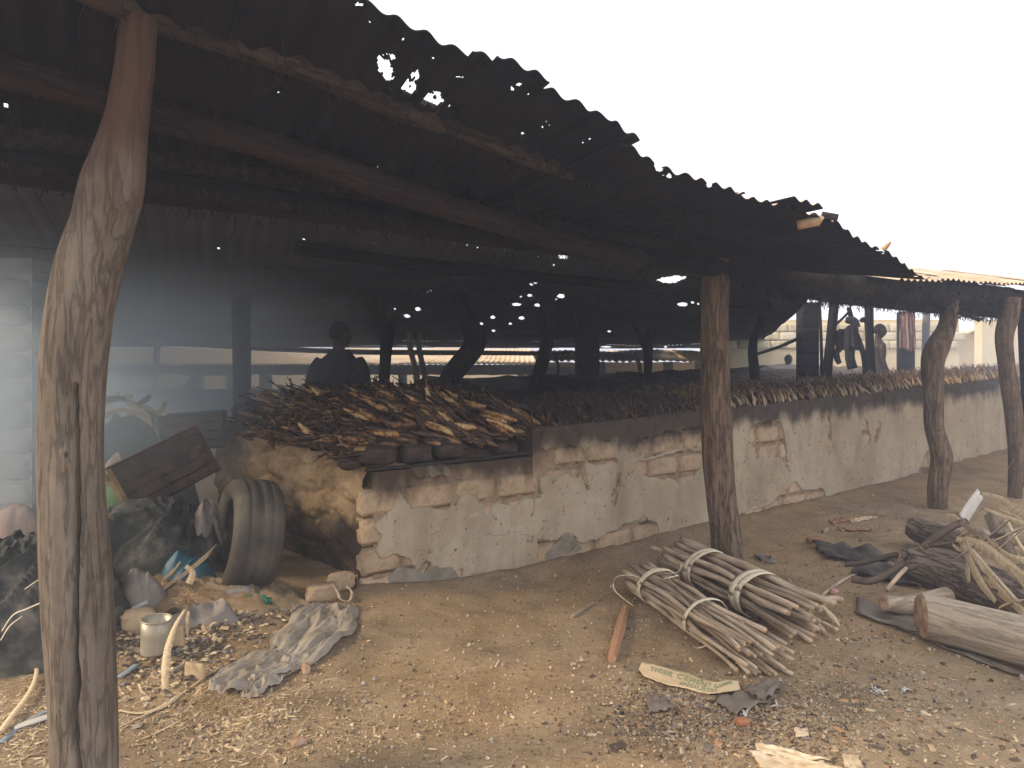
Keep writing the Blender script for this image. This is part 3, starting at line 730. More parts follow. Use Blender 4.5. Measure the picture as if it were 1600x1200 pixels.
post('dark curved post between the brown post and the second pillar', [(1181, 640, 9.8, 15), (1180, 590, 9.8, 16), (1176, 550, 9.8, 14), (1179, 525, 9.8, 12), (1188, 505, 9.8, 10), (1193, 475, 9.8, 10), (1193, 440, 9.8, 10)], MT['bark_dark'], 12, 5, .06, .05, 9.0, base=1, group=G_IN)
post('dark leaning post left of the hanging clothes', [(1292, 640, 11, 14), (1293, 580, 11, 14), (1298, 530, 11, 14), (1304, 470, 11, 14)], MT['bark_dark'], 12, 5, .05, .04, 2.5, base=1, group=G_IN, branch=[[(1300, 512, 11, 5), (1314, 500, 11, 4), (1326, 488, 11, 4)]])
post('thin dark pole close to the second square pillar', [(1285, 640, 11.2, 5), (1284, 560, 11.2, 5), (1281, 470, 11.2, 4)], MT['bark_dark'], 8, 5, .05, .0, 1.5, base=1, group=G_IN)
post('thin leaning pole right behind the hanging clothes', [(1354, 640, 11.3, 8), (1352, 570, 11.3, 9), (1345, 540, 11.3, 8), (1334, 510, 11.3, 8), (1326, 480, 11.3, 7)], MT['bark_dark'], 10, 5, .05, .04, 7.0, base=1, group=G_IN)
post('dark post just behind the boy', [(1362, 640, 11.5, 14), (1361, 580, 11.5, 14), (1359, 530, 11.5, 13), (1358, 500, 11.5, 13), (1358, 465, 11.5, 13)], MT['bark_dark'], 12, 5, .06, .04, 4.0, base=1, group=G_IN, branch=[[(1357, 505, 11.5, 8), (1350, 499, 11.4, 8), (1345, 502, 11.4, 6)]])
post('grey straight post right of the pillar with the striped cloth', [(1445, 640, 12.6, 12), (1446, 560, 12.6, 11), (1448, 480, 12.6, 11), (1448, 455, 12.6, 11)], MT['far_pillar'], 10, 5, .03, .03, 4.0, base=1, group=G_IN)
post('pale sunlit forked pair of posts behind the heap', [(652, 640, 13, 10), (651, 590, 13, 10), (646, 565, 13, 9), (641, 545, 13, 9), (640, 520, 13, 8)], MT['post_pale'], 10, 5, .05, .04, 4.0, base=1, group=G_IN, branch=[[(667, 620, 13.1, 9), (664, 590, 13.1, 9), (659, 565, 13.1, 9), (655, 545, 13.1, 9), (656, 520, 13.1, 8)]])
post('pale thin post in the smoke at the far left', [(243, 680, 13, 9), (240, 620, 13, 9), (242, 590, 13, 9), (244, 560, 13, 10), (246, 530, 13, 11)], MT['far_pillar'], 10, 5, .05, .04, 4.0, base=1, group=G_IN, branch=[[(246, 535, 13, 4), (242, 526, 13, 2)]])
post('dark leaning post partly hidden by the nearest post', [(172, 680, 9, 14), (166, 610, 9, 15), (158, 560, 9, 12), (152, 500, 9, 10)], MT['bark_dark'], 10, 5, .05, .04, 4.0, base=1, group=G_IN)
post('thin crooked brown post in the gap left of the square pillar', [(871, 640, 17, 6), (871, 590, 17, 5), (872, 570, 17, 5), (868, 556, 17, 4)], MT['beam_red'], 8, 5, base=1, group=G_IN)
post('thin leaning brown post left of the dark forked stump', [(1004, 640, 17, 7), (1001, 590, 17, 7), (998, 565, 17, 6), (993, 550, 17, 5)], MT['beam_wood'], 8, 5, base=1, group=G_IN)
# square pillars
def pillar(label, x0, x1, Y, ztp, mat, dep=.3, group=None, blocks=False, rot=0.0, zb=None):
    X0, X1 = (x0-HX)/FP*Y, (x1-HX)/FP*Y; zb = gh((X0+X1)/2, Y)-.05 if zb is None else zb
    w_ = X1-X0
    e = thing('square_pillar', label, 'pillar', ((X0+X1)/2, Y+dep/2, zb+.05), Matrix.Rotation(rot, 4, 'Z'), group)
    z = -.05; k = 0; hb = .215
    base = mkmesh('block', *brickmesh(w_, dep, hb-.012, 2.0+Y, 5, .008, .02), mat, True)
    while z+zb+.05 < ztp-.02:
        m = FR[e] @ Matrix.Translation((0, 0, z)) @ Matrix.Rotation(math.pi*(k % 2), 4, 'Z') @ Matrix.Translation((-w_/2, -dep/2, 0))
        put(base, 'block', e, m); z += hb; k += 1
    V, F = box(-w_/2+.008, w_/2-.008, -dep/2+.008, dep/2-.008, -.05, z-.02)
    mesh('mortar_core', V, F, mat, e, FR[e], local=True)
    return e
pillar('pale concrete block pillar standing in the smoke at the left edge', -55, 50, 5.7, 2.85, MT['concrete'], .42)
GP = 'square pillars inside the shed'
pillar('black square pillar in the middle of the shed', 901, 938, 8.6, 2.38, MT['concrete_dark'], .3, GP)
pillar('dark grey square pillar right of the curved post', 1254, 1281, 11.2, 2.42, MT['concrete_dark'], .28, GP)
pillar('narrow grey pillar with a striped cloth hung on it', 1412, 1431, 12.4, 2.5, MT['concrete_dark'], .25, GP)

# ------------------------------------------------------------------ shed roof
roof = thing('shed_roof', 'low sagging roof of rusty corrugated sheets on crooked beams over the oven', 'roof', (CX, CY, 0), Matrix.Rotation(TH, 4, 'Z'))
ES = [-6, -3, -.954, -.132, .3, .65, 1.307, 2.13, 2.35, 2.8, 3.2, 4.0]; EZ = [3.38, 3.13, 2.845, 2.68, 2.57, 2.49, 2.45, 2.43, 2.345, 2.26, 2.16, 2.12]
def Iz(s): return float(np.interp(s, [-6, 0, 2.6, 4.2, 7, 12], [2.52, 2.50, 2.42, 2.28, 2.26, 2.3]))
def canopy(s, t):
    k = (t+2.2)/1.2
    return float(np.interp(s, ES, EZ))*(1-k)+Iz(s)*k
PITCH = .118
HOLES = [(600, 103, 12, 14), (612, 90, 5, 5), (606, 118, 10, 9), (640, 138, 11, 11), (648, 118, 7, 7), (675, 157, 17, 10), (682, 150, 8, 9), (712, 168, 12, 7), (722, 160, 5, 5), (632, 139, 5, 3),
         (580, 35, 2.4, 2.4), (630, 62, 2.4, 2.4), (677, 92, 2.6, 2.8), (713, 121, 2.6, 2.6), (750, 139, 2, 2), (800, 139, 4, 5), (810, 133, 6, 4), (826, 148, 2.6, 2.6), (858, 196, 2, 2), (848, 199, 2.3, 2), (854, 191, 1.8, 1.8), (817, 209, 4, 2.5), (911, 223, 2.2, 2.2), (921, 218, 2, 1.8), (1037, 275, 1.8, 1.8), (1030, 262, 7, 7), (1046, 276, 5, 4), (1108, 290, 6, 4), (1218, 322, 5, 4), (1322, 352, 9, 7), (1378, 392, 8, 5), (1434, 428, 5, 5), (720, 122, 5, 3), (560, 8, 6, 4), (436, 145, 2.2, 2.2), (590, 262, 2, 2), (9, 168, 3, 2.5)]
def holed(wp, H, rag=.55):
    px = HX+FP*wp.x/wp.y; py = HY-(wp.z-EYE)*FP/wp.y
    for (hx, hy, rx, ry) in H:
        dx, dy = (px-hx)/rx, (py-hy)/ry
        if abs(dx) < 1.9 and abs(dy) < 1.9:
            q = dx*dx+dy*dy
            if q < 1+(rag*2.2*nz(px*.18, py*.18, 1)+rag*nz(px*.5, py*.5, 2) if rx > 3.5 else 0): return True
    return False
def sheet(fs, ns, nt_, hfn=None, name='roof_sheet', parent=roof, mats=None, wave=.016, pitch=PITCH):
    """fs(u, v) -> world point of the middle surface; corrugated across u"""
    V = []; F = []
    for i in range(ns+1):
        for j in range(nt_+1): V.append(fs(i/ns, j/nt_))
    keep = []
    for i in range(ns):
        for j in range(nt_):
            if hfn:
                c = (V[i*(nt_+1)+j]+V[(i+1)*(nt_+1)+j+1])*.5
                if hfn(c): continue
            keep.append((i*(nt_+1)+j, i*(nt_+1)+j+1, (i+1)*(nt_+1)+j+1, (i+1)*(nt_+1)+j))
    n0 = len(keep)
    VV, FF = thick((V, keep), (0, 0, .006))
    fm = [0]*n0+[1]*n0+[0]*(len(FF)-2*n0)
    used = sorted(set(i for f in FF for i in f)); mp = {a: b for b, a in enumerate(used)}
    VV = [VV[a] for a in used]; FF = [tuple(mp[i] for i in f) for f in FF]
    return mesh(name, VV, FF, mats or [MT['soot_metal'], MT['rust_top']], parent, smooth=False, fm=fm)
rs = random.Random(3)
s0 = -2.9; k = 0
while s0 < 3.2:
    wsh = .80; s1 = min(s0+wsh+.12, 3.34)
    dz = .0065*(k % 2); tilt = 0.0; edge = rs.uniform(-.02, .025); lift = rs.uniform(0, .008)
    if abs(s0-(-.6)) < .35: lift = .05
    near = s0 > -2.6; big = -1.7 < s0 < .6; ns = int((s1-s0)/PITCH*(16 if big else 8))
    def fs(u, v, s0=s0, s1=s1, dz=dz, tilt=tilt, edge=edge, lift=lift):
        s = s0+(s1-s0)*u; t = -2.2+edge+(1.32-edge)*v
        z = canopy(s, max(-2.25, t))+.03+dz+tilt*(u-.5)+lift*(1-v)**2*u
        z += .0115*math.sin(2*math.pi*s/PITCH)+.014*nz(s*2, t*2, 4)+.006*nz(s*6, t*3, 7)
        t += (.02*nz(s*3, 0, 9)+.012*nz(s*11, 0, 9))*(1-v)
        return W(s, t, z)
    sheet(fs, ns, 150 if big else 46, (lambda c: holed(c, HOLES)) if near else None)
    s0 += wsh; k += 1
def scrap(u, v):
    s = -.40+.26*u; t = -2.25+.7*v
    return W(s, t, canopy(s, max(-2.25, t))+.055-.02*v+.015*u+.0115*math.sin(2*math.pi*s/PITCH))
sheet(scrap, 48, 90, lambda c: holed(c, [(800, 139, 4, 5), (810, 133, 6, 4), (806, 144, 3, 3), (826, 148, 2.6, 2.6)]), name='loose_roof_sheet')
def scrap2(u, v):
    s = 1.55+.30*u; t = -2.27+.8*v
    return W(s, t, canopy(s, max(-2.25, t))+.055-.02*v+.0115*math.sin(2*math.pi*s/PITCH))
sheet(scrap2, 24, 8, name='loose_roof_sheet')
# main roof running back over the ovens
FL, FRr, BR, BL = W(-2.9, -.95, 2.60), W(4.25, -.95, 2.40), Vector((9.0, 26, 2.08)), Vector((-16.5, 23, 2.10))
def froof(a, b):
    p = (FL*(1-a)+FRr*a)*(1-b)+(BL*(1-a)+BR*a)*b
    p = p.copy(); p.z += -.16*math.sin(math.pi*min(1, b*1.0))*.8+.10*nz(p.x*.35, p.y*.35, 2)*math.sin(math.pi*b)
    return p
FH = [(882, 401, 9, 4), (889, 392, 3, 3), (895, 391, 2, 2), (865, 414, 2, 2), (836, 441, 5, 2.5), (830, 445, 3, 2), (828, 462, 4, 2.5), (807, 476, 7, 2.5), (814, 464, 1.8, 1.8), (839, 477, 4, 2.5), (877, 463, 6, 3.5), (869, 468, 2, 1.5), (770, 496, 4, 2.5), (815, 497, 5, 2.8), (797, 506, 3, 1.8), (752, 506, 2.6, 2), (771, 517, 3, 1.8), (653, 483, 5, 3), (636, 494, 5, 2.5), (617, 483, 1.6, 1.6), (1045, 438, 18, 5), (1060, 434, 14, 3), (1067, 476, 9, 3), (1085, 468, 4, 3), (1082, 473, 2.5, 2), (1091, 475, 2, 2), (952, 518, 3, 1.6), (948, 542, 8, 1.5), (1040, 542, 3, 1.5), (1057, 547, 10, 1.5), (1082, 549, 3, 1.3),
      (474, 374, 1.8, 1.8), (341, 388, 1.8, 1.8), (583, 380, 1.4, 1.4), (581, 359, 1.2, 1.2), (710, 381, 1.2, 1.2), (730, 384, 1.2, 1.2), (745, 387, 1.2, 1.2), (785, 386, 1.4, 1.4), (789, 390, 1.3, 1.3), (842, 402, 1.4, 1.4), (727, 458, 1.5, 1.5), (966, 409, 1.3, 1.3), (511, 463, 1.2, 1.2), (669, 457, 1.2, 1.2), (674, 455, 1.2, 1.2), (523, 395, 1.1, 1.1)]
NA, NB = 17, 8
nb_ = 0
for ia in range(NA):
    for ib in range(NB):
        a0, a1 = ia/NA, min(1, (ia+1.12)/NA); b0, b1 = ib/NB, min(1, (ib+1.07)/NB)
        dz = .011*((ia+2*ib) % 3)
        near = False
        for (hx, hy, rx, ry) in FH:
            cs = [froof(a0+(a1-a0)*u, b0+(b1-b0)*v) for u in (0, .5, 1) for v in (0, .5, 1)]
            xs = [HX+FP*c.x/max(c.y, .3) for c in cs]; ys = [HY-(c.z-EYE)*FP/max(c.y, .3) for c in cs]
            if min(xs)-3 < hx < max(xs)+3 and min(ys)-3 < hy < max(ys)+3: near = True
        pw = (froof(a1, (b0+b1)/2)-froof(a0, (b0+b1)/2)).length
        if near: ns, ntt = max(30, int(pw/.022)), int((froof(a0, b1)-froof(a0, b0)).length/.028)
        else: ns, ntt = max(8, int(pw/PITCH*3)), 3
        ns = min(ns, 130); ntt = min(ntt, 110)
        def fs(u, v, a0=a0, a1=a1, b0=b0, b1=b1, dz=dz, pw=pw, ia=ia):
            p = froof(a0+(a1-a0)*u, b0+(b1-b0)*v)
            p.z += dz+.0028*math.sin(2*math.pi*(ia+u)*round(pw/PITCH))
            return p
        sheet(fs, ns, ntt, (lambda c: holed(c, FH, .3)) if near else None, mats=[MT['roof_far'], MT['rust_top']])
# low roof over the right-hand end
def lowroof(s, t):
    k = (t+1.45)/1.9
    return float(np.interp(s, [4, 5, 7.5, 12], [2.33, 2.35, 2.475, 2.62]))*(1-k)+(float(np.interp(s, [4, 6, 12], [2.74, 2.84, 3.10])))*k
s0 = 4.45; k = 0
while s0 < 11:
    def fs(u, v, s0=s0, k=k):
        s = s0+.86*u; t = -1.45+2.0*v+.03*nz(k*3.3, 0)*(1-v)
        return W(s, t, lowroof(s, t)+.012*(k % 2)+.0125*math.sin(2*math.pi*s/PITCH)+.025*nz(s*2, t, 3))
    sheet(fs, 44, 6); s0 += .8; k += 1
# beams
def beam(name, pl, mat, n=16, k=8, amp=.08, ridge=.05, seed=0.0, st=False):
    pts = [tuple(W(a, b, c))+(r,) for a, b, c, r in pl] if st else [tuple(P(a, b, Y))+(wp/FP*Y*.5,) for a, b, Y, wp in pl]
    V, F = tube(pts, n, k, amp, 2.5, ridge, True, seed)
    return mesh(name, V, F, mat, roof, Matrix.Translation(Vector(pts[0][:3])) @ (Vector(pts[-1][:3])-Vector(pts[0][:3])).to_track_quat('Z', 'Y').to_matrix().to_4x4(), smooth=True)
beam('beam', [(60, -60, 2.1, 60), (215, 18, 2.40, 46), (330, 55, 2.55, 44), (460, 95, 2.7, 46), (540, 128, 2.83, 48), (640, 170, 3.0, 44), (720, 200, 3.15, 34), (830, 245, 3.4, 32), (960, 285, 3.75, 30), (1100, 325, 4.2, 26)], MT['beam_wood'], 20, 8, .10, .07, 1.0)
beam('beam', [(-150, 60, 2.35, 56), (0, 105, 2.5, 62), (130, 140, 2.65, 60), (240, 178, 2.8, 52), (400, 222, 3.05, 46), (520, 262, 3.22, 44), (620, 298, 3.4, 42), (740, 335, 3.7, 36), (860, 372, 4.1, 32), (1000, 405, 4.8, 28)], MT['beam_red'], 20, 8, .10, .07, 5.0)
beam('beam', [(-3.2, -1.0, 2.40, .07), (-1.44, -1.0, 2.39, .07), (.6, -1.0, 2.37, .07), (2.62, -1.0, 2.33, .075), (4.15, -1.0, 2.21, .07), (6.82, -1.0, 2.20, .07), (9.5, -1.0, 2.24, .07), (12, -1.0, 2.3, .07)], MT['bark_dark'], 14, 8, .12, .05, 5.0, st=True)
beam('beam', [(-.3, .55, 2.43, .05), (1.2, .62, 2.40, .06), (3.0, .5, 2.36, .05), (5.5, .6, 2.26, .06)], MT['bark_dark'], 12, 6, .12, .05, 8.0, st=True)
beam('beam', [(20, 534, 18, 9), (180, 532, 18, 9), (300, 538, 18.5, 8), (420, 545, 19, 8), (560, 550, 19.5, 8), (700, 551, 20, 8), (840, 552, 21, 7), (960, 553, 22, 6), (1050, 560, 22, 7)], MT['bark_dark'], 10, 6, .15, .0, 8.0)
beam('beam', [(1130, 568, 21, 5), (1200, 548, 15, 5), (1262, 523, 11.4, 6)], MT['bark_dark'], 8, 4, .15, .0, 8.0)
# short end pieces of timber sticking out under the broken edge
beam('timber_end', [(1246, 352, 4.15, 15), (1276, 345, 4.1, 17), (1284, 347, 4.09, 15)], MT['cut_wood'], 10, 4, .1, .06, 2.0)
beam('timber_end', [(1284, 336, 4.12, 12), (1309, 340, 4.1, 11)], MT['beam_wood'], 10, 4, .05, .03, 2.0)
beam('timber_end', [(1392, 378, 4.66, 4), (1380, 390, 4.7, 10)], MT['cut_wood'], 8, 3, .05, .03, 2.0)
beam('timber_end', [(1488, 482, 7.6, 8), (1530, 500, 7.1, 7)], MT['beam_wood'], 6, 3, .05, .03, 2.0)
beam('timber_end', [(1517, 497, 7.2, 3), (1526, 480, 7.3, 2)], MT['beam_wood'], 6, 3, .05, .03, 2.0)
# smoke-blackened thatch packed under the sheets: hanging straws
def fringe(fn, n, l0, l1, w_, mat, name='hanging_straw', dirj=.35, seed=1):
    r = random.Random(seed); V = []; F = []
    for i in range(n):
        p = fn(r); L = r.uniform(l0, l1)*(1 if r.random() > .12 else 1.8)
        d = Vector((r.gauss(0, dirj), r.gauss(0, dirj), -1)).normalized(); s_ = Vector((r.gauss(0, 1), r.gauss(0, 1), 0)).normalized()*w_*r.uniform(.5, 1.3)
        q = p+d*L*.55+Vector((r.gauss(0, .01), r.gauss(0, .01), 0)); e_ = p+d*L+Vector((r.gauss(0, .03), r.gauss(0, .03), 0))
        o = len(V); V += [p-s_, p+s_, q+s_*.7, q-s_*.7, e_, p+Vector((0, 0, .01))+s_.cross(Vector((0, 0, 1))), q+s_.cross(Vector((0, 0, .6)))]
        F += [(o, o+1, o+2, o+3), (o+3, o+2, o+4), (o, o+5, o+6, o+3), (o+3, o+6, o+4)]
    return tag(mesh(name, V, F, mat, roof), kind='stuff')
def f1(r):
    s = r.uniform(-2.9, 4.4); a = r.gauss(0, .09)
    return W(s, -1.0+a, Iz(s)-.10+.05*nz(s*2.5, 0, 3)-abs(a)*.2)
fringe(f1, 5200, .015, .075, .004, MT['thatch_dark'], seed=1)
def f2(r):
    s = r.uniform(4.0, 12); t = -1.05+r.gauss(0, .1)
    return W(s, t, Iz(s)+.10-.26*r.random()**1.3)
fringe(f2, 5200, .02, .075, .006, MT['thatch_dark'], dirj=.5, seed=2)
def f3(r):
    s = r.uniform(-2.8, 3); t = r.choice([-1.8, -1.4, -1.15])+r.gauss(0, .05)
    return W(s, t, canopy(s, t)+.01)
fringe(f3, 900, .03, .17, .003, MT['thatch_dark'], seed=3)
def thatch_bank():
    def f(u, v):
        s = 3.1+9*u; a = v*2*math.pi; r_ = .15+.05*nz(s*3, v*4, 2)+.03*nz(s*11, v*9, 2)
        return W(s, -1.0+math.cos(a)*r_*1.1, Iz(s)+.065+math.sin(a)*r_*(1.2 if math.sin(a) > 0 else .95))
    return grid(360, 26, f)
V, F = thatch_bank(); tag(mesh('thatch_roll', V, F, MT['thatch_dark'], roof, smooth=True), kind='stuff')
V, F = tube([tuple(W(s, -.97, Iz(s)+.03))+(.075,) for s in np.linspace(-3.1, 3.2, 9)], 12, 8, .25, 4, .1, True, 3)
tag(mesh('thatch_roll', V, F, MT['thatch_dark'], roof, smooth=True), kind='stuff')
# ------------------------------------------------------------------ fish
def fishmesh(name, mat, L=.3, bend=.3, nr=9, ns=6, seed=0, open_=False):
    prof = [(0, .014, .02), (.06, .04, .055), (.16, .065, .10), (.30, .072, .125), (.45, .062, .112), (.6, .044, .08), (.74, .022, .042), (.84, .010, .022)]
    V = []; F = []
    def cl(x):
        return Vector((x*L, 0, bend*L*((x-.35)**2)*1.3))
    for x, wy, hz in prof:
        c = cl(x)
        for j in range(ns):
            th = 2*math.pi*j/ns; k = 1+.12*nz(x*7+seed, math.cos(th), math.sin(th))
            V.append(c+Vector((0, math.cos(th)*wy*L*k*1.1, math.sin(th)*hz*L*k)))
    for i in range(len(prof)-1):
        for j in range(ns):
            F.append((i*ns+j, (i+1)*ns+j, (i+1)*ns+(j+1) % ns, i*ns+(j+1) % ns))
    F.append(tuple(range(ns)))
    n = len(V); c = cl(.84)
    up = [(.84, .022), (.93, .055), (1.04, .115), (1.0, .07), (.93, .0), (1.0, -.07), (1.03, -.11), (.92, -.05), (.84, -.022)]
    for sgn in (-1, 1):
        for x, z in up:
            q = cl(x); V.append(q+Vector((0, sgn*.0035*L*3+.02*L*(x-.84)*3*nz(seed, 1), z*L)))
    a = n; b = n+9
    for o, rev in ((a, 1), (b, 0)):
        for f in ((0, 1, 7, 8), (1, 4, 7), (1, 2, 3, 4), (4, 5, 6, 7)):
            q = tuple(o+i for i in f); F.append(q[::-1] if rev else q)
    for i in range(9):
        j = (i+1) % 9; F.append((a+i, a+j, b+j, b+i))
    # back fin
    m = len(V); q = [cl(.28)+Vector((0, 0, .09*L)), cl(.36)+Vector((0, 0, .15*L)), cl(.5)+Vector((0, 0, .085*L)), cl(.4)+Vector((0, .008*L, .08*L))]
    V += q; F += [(m, m+1, m+3), (m+1, m+2, m+3), (m, m+2, m+1)]
    return V, F
FM = [mkmesh('smoked_fish', *fishmesh('f', None, 1.0, b, seed=i*3.1), MT['fish'], True) for i, b in enumerate([.15, .3, .5, -.2, .05, .7])]
rf = random.Random(11)
def fish_frame(s, t, z, d, L, roll):
    d = Vector(d).normalized()
    m = frameto((0, 0, 0), d) @ Matrix.Rotation(roll, 4, 'X')
    fr = OF @ Matrix.Translation((s, t, z)) @ m.to_3x3().to_4x4() @ Matrix.Scale(L, 4) @ Matrix.Translation((-.4, 0, 0))
    return fr
def fdir(s, t):
    k = sstep(.2, .9, s)
    return (-(.95-.30*k)+rf.gauss(0, .38), .10+.38*k+rf.gauss(0, .34), .12+.18*k+rf.gauss(0, .13))
GRPF = 'smoked fish in the near heap'
LB = 'whole smoked fish lying in the near heap on the low end of the oven, tail pointing up and back'
LB = 'whole smoked fish in the near heap with its tail pointing back'
nf = 0
cand = []
for i in range(2600):
    t = rf.uniform(.10, 2.1); s = rf.uniform(-.05-.19*t, 2.0)
    cand.append((s, t))
# visible faces first: front and crest
def crest(s, t): return 1.0 if t < .95 else .45
placed = []
stuffed = []
for s, t in cand:
    z = heap_z(s, t)
    mind = .055 if t < .7 else .07
    ok = all((s-a)**2*1+(t-b)**2 > mind**2 for a, b in placed[-400:])
    if not ok:
        stuffed.append((s, t, z)); continue
    if len(placed) < 292:
        placed.append((s, t))
        d = fdir(s, t); L = rf.uniform(.26, .38)
        dd = (d[0], d[1], d[2]+(.15 if t < .7 else .3*sstep(.7, 1.4, t)))
        fr = fish_frame(s, t, z+.06+rf.uniform(-.01, .03), dd, L, rf.gauss(math.pi*.5, .5)*rf.choice([1, 1, -1]))
        o = put(FM[rf.randrange(6)], 'smoked_fish', None, fr)
        tag(o, LB, 'smoked fish', GRPF)
    else: stuffed.append((s, t, z))
lowf = [fishmesh('f', None, 1.0, b, ns=5, seed=i*2.3) for i, b in enumerate([.1, .3, -.15])]
def fishstuff(items, name, label, mats, nparts=1):
    VV = []; FF = []; fm = []; off = 0
    base = [(np.array([tuple(v) for v in b[0]]), b[1]) for b in lowf]
    for (fr, mi, vi) in items:
        A, F = base[vi]; I = np.array(fr)
        VV.append(A @ I[:3, :3].T+I[:3, 3]); FF += [tuple(i+off for i in f) for f in F]; fm += [mi]*len(F); off += len(A)
    me = mkmesh(name, np.concatenate(VV), FF, mats, True, fm)
    o = put(me, name); return tag(o, label, 'smoked fish', kind='stuff')
items = []
for s, t, z in stuffed[:2000]:
    d = fdir(s, t); L = rf.uniform(.22, .34)
    fr = fish_frame(s, t, z+rf.uniform(-.03, .03), d, L, rf.gauss(math.pi*.5, .5)*rf.choice([1, -1]))
    items.append((fr, rf.choice([0, 0, 1, 1, 2]), rf.randrange(3)))
# the ones standing on the ridge, tails against the light
for i in range(240):
    t = rf.uniform(.9, 1.75); s = rf.uniform(-.02-.19*t, 1.9)
    fr = fish_frame(s, t, heap_z(s, t)+.02, (rf.gauss(-.5, .3), rf.gauss(.25, .25), rf.uniform(.35, .85)), rf.uniform(.13, .21), rf.uniform(0, 6.3))
    items.append((fr, rf.choice([0, 0, 1, 3]), rf.randrange(3)))
FMATS = [MT['fish_dark'], MT['fish_tan'], MT['fish_gold'], MT['fish_pale']]
fishstuff(items, 'smoked_fish_filling', 'small dark smoked fish wedged between the larger ones in the near heap', FMATS)
# second long bed: fish packed upright, tails up, on the higher section of the wall
items = []
s = 1.78
while s < 13:
    dens = .036
    for row in range(20):
        t = .03+row*.065+rf.uniform(-.03, .03)
        if row > 6 and s > 6 and rf.random() < .5: continue
        if row > 9 and s > 3.5 and rf.random() < .6: continue
        k = sstep(0, .5, t)
        z = ztop(s)+.0+.07*k+.05*sstep(2.1, 3.6, s)*0+rf.uniform(-.02, .02)
        ramp_ = sstep(1.7, 2.6, s-.1*t)
        z -= .05*(1-ramp_)
        if row == 0 and (s > 3.9):
            # front row leans outward, pale bellies to the light
            d = (rf.gauss(-.15, .35), rf.gauss(.35, .15), rf.uniform(.6, 1.0)); mi = rf.choice([3, 3, 2, 1, 2]); L = rf.uniform(.12, .18); z += .015
        else:
            d = (rf.gauss(-.2, .5), rf.gauss(.25, .3), .75); mi = rf.choice([0, 1, 1, 2]) if s > 3.6 else rf.choice([0, 0, 1, 0, 0]); L = rf.uniform(.11, .19)
        fr = fish_frame(s+rf.uniform(-.03, .03), t, z+.03, d, L, rf.uniform(0, 6.3))
        items.append((fr, mi, rf.randrange(3)))
    s += dens*(1+.04*(s-2))
fishstuff(items, 'standing_smoked_fish', 'long bed of small smoked fish packed upright along the higher part of the oven', FMATS)
# mounds on the ovens behind
def mound(name, label, cat, fn, mat, kind=None, nu=60, nv=24):
    V, F = grid(nu, nv, fn); o = mesh(name, V, F, mat, smooth=True); return tag(o, label, cat, kind=kind)
def backheap(u, v):
    s = 2.3+10.5*u; t = 3.35+1.7*v
    z = 1.10+.26*math.sin(math.pi*min(1, max(0, v)))**.6*sstep(0, .05, u)*(1-sstep(.97, 1, u))+.05*nz(s*1.3, t, 5)+.035*nz(s*4, t*4, 5)+.016*s*u
    if v in (0, 1): z = .1
    return W(s, t, z)
mound('covered_fish_heap', 'long black mound of smoking fish on the oven behind the square pillar', 'fish heap', backheap, MT['fish_dark'], nu=240, nv=36)
def heap3(u, v):
    s = 5.4+7*u; t = 2.35+1.0*v
    z = 1.22+.17*math.sin(math.pi*v)**.7*sstep(0, .15, u)+.06*nz(s*1.2, t, 8)+.03*nz(s*5, t*5, 5)+.02*(s-6)
    if v in (0, 1): z = .2
    return W(s, t, z)
mound('fish_mound', 'low greenish brown mound of fish behind the upright rows at the right', 'fish heap', heap3, simple('brown_fish_mound', [(.06, .055, .04), (.12, .10, .075), (.2, .17, .12)], 9, 40, .9, .03), nu=160, nv=26)
def heap4(u, v):
    x = -13+12*u; y = 12.2+1.6*v
    z = .92+.16*math.sin(math.pi*v)**.7+.05*nz(x*1.3, y, 8)+.03*nz(x*4, y*4, 5)
    if v in (0, 1): z = -.2
    return Vector((x, y, z))
mound('far_oven_heap', 'dark low oven heap in the smoke behind the crates', 'fish heap', heap4, MT['far_dark'], nu=120, nv=20)

# ------------------------------------------------------------------ people
def remeshed(name, VF, mat, parent, vox=.010, sm=4):
    me = mkmesh(name, [tuple(v) for v in VF[0]], VF[1], mat)
    o = bpy.data.objects.new(name, me); COL.objects.link(o)
    md = o.modifiers.new('r', 'REMESH'); md.mode = 'VOXEL'; md.voxel_size = vox; md.use_smooth_shade = True
    s_ = o.modifiers.new('s', 'SMOOTH'); s_.factor = .5; s_.iterations = sm
    bpy.context.view_layer.update()
    nm = bpy.data.meshes.new_from_object(o.evaluated_get(bpy.context.evaluated_depsgraph_get()))
    bpy.data.objects.remove(o); nm.name = name
    if not nm.materials: nm.materials.append(mat)
    for p in nm.polygons: p.use_smooth = True
    return put(nm, name, parent, FR[parent])
def loft(rings, n=24):
    """rings: (centre, rx, ry, x axis, y axis)"""
    V = []; F = []
    for c, rx, ry, ax, ay in rings:
        for j in range(n):
            t_ = 2*math.pi*j/n; V.append(Vector(c)+ax*(math.cos(t_)*rx)+ay*(math.sin(t_)*ry))
    m = len(rings)
    for i in range(m-1):
        for j in range(n): F.append((i*n+j, i*n+(j+1) % n, (i+1)*n+(j+1) % n, (i+1)*n+j))
    F.append(tuple(range(n-1, -1, -1))); F.append(tuple((m-1)*n+j for j in range(n)))
    return V, F
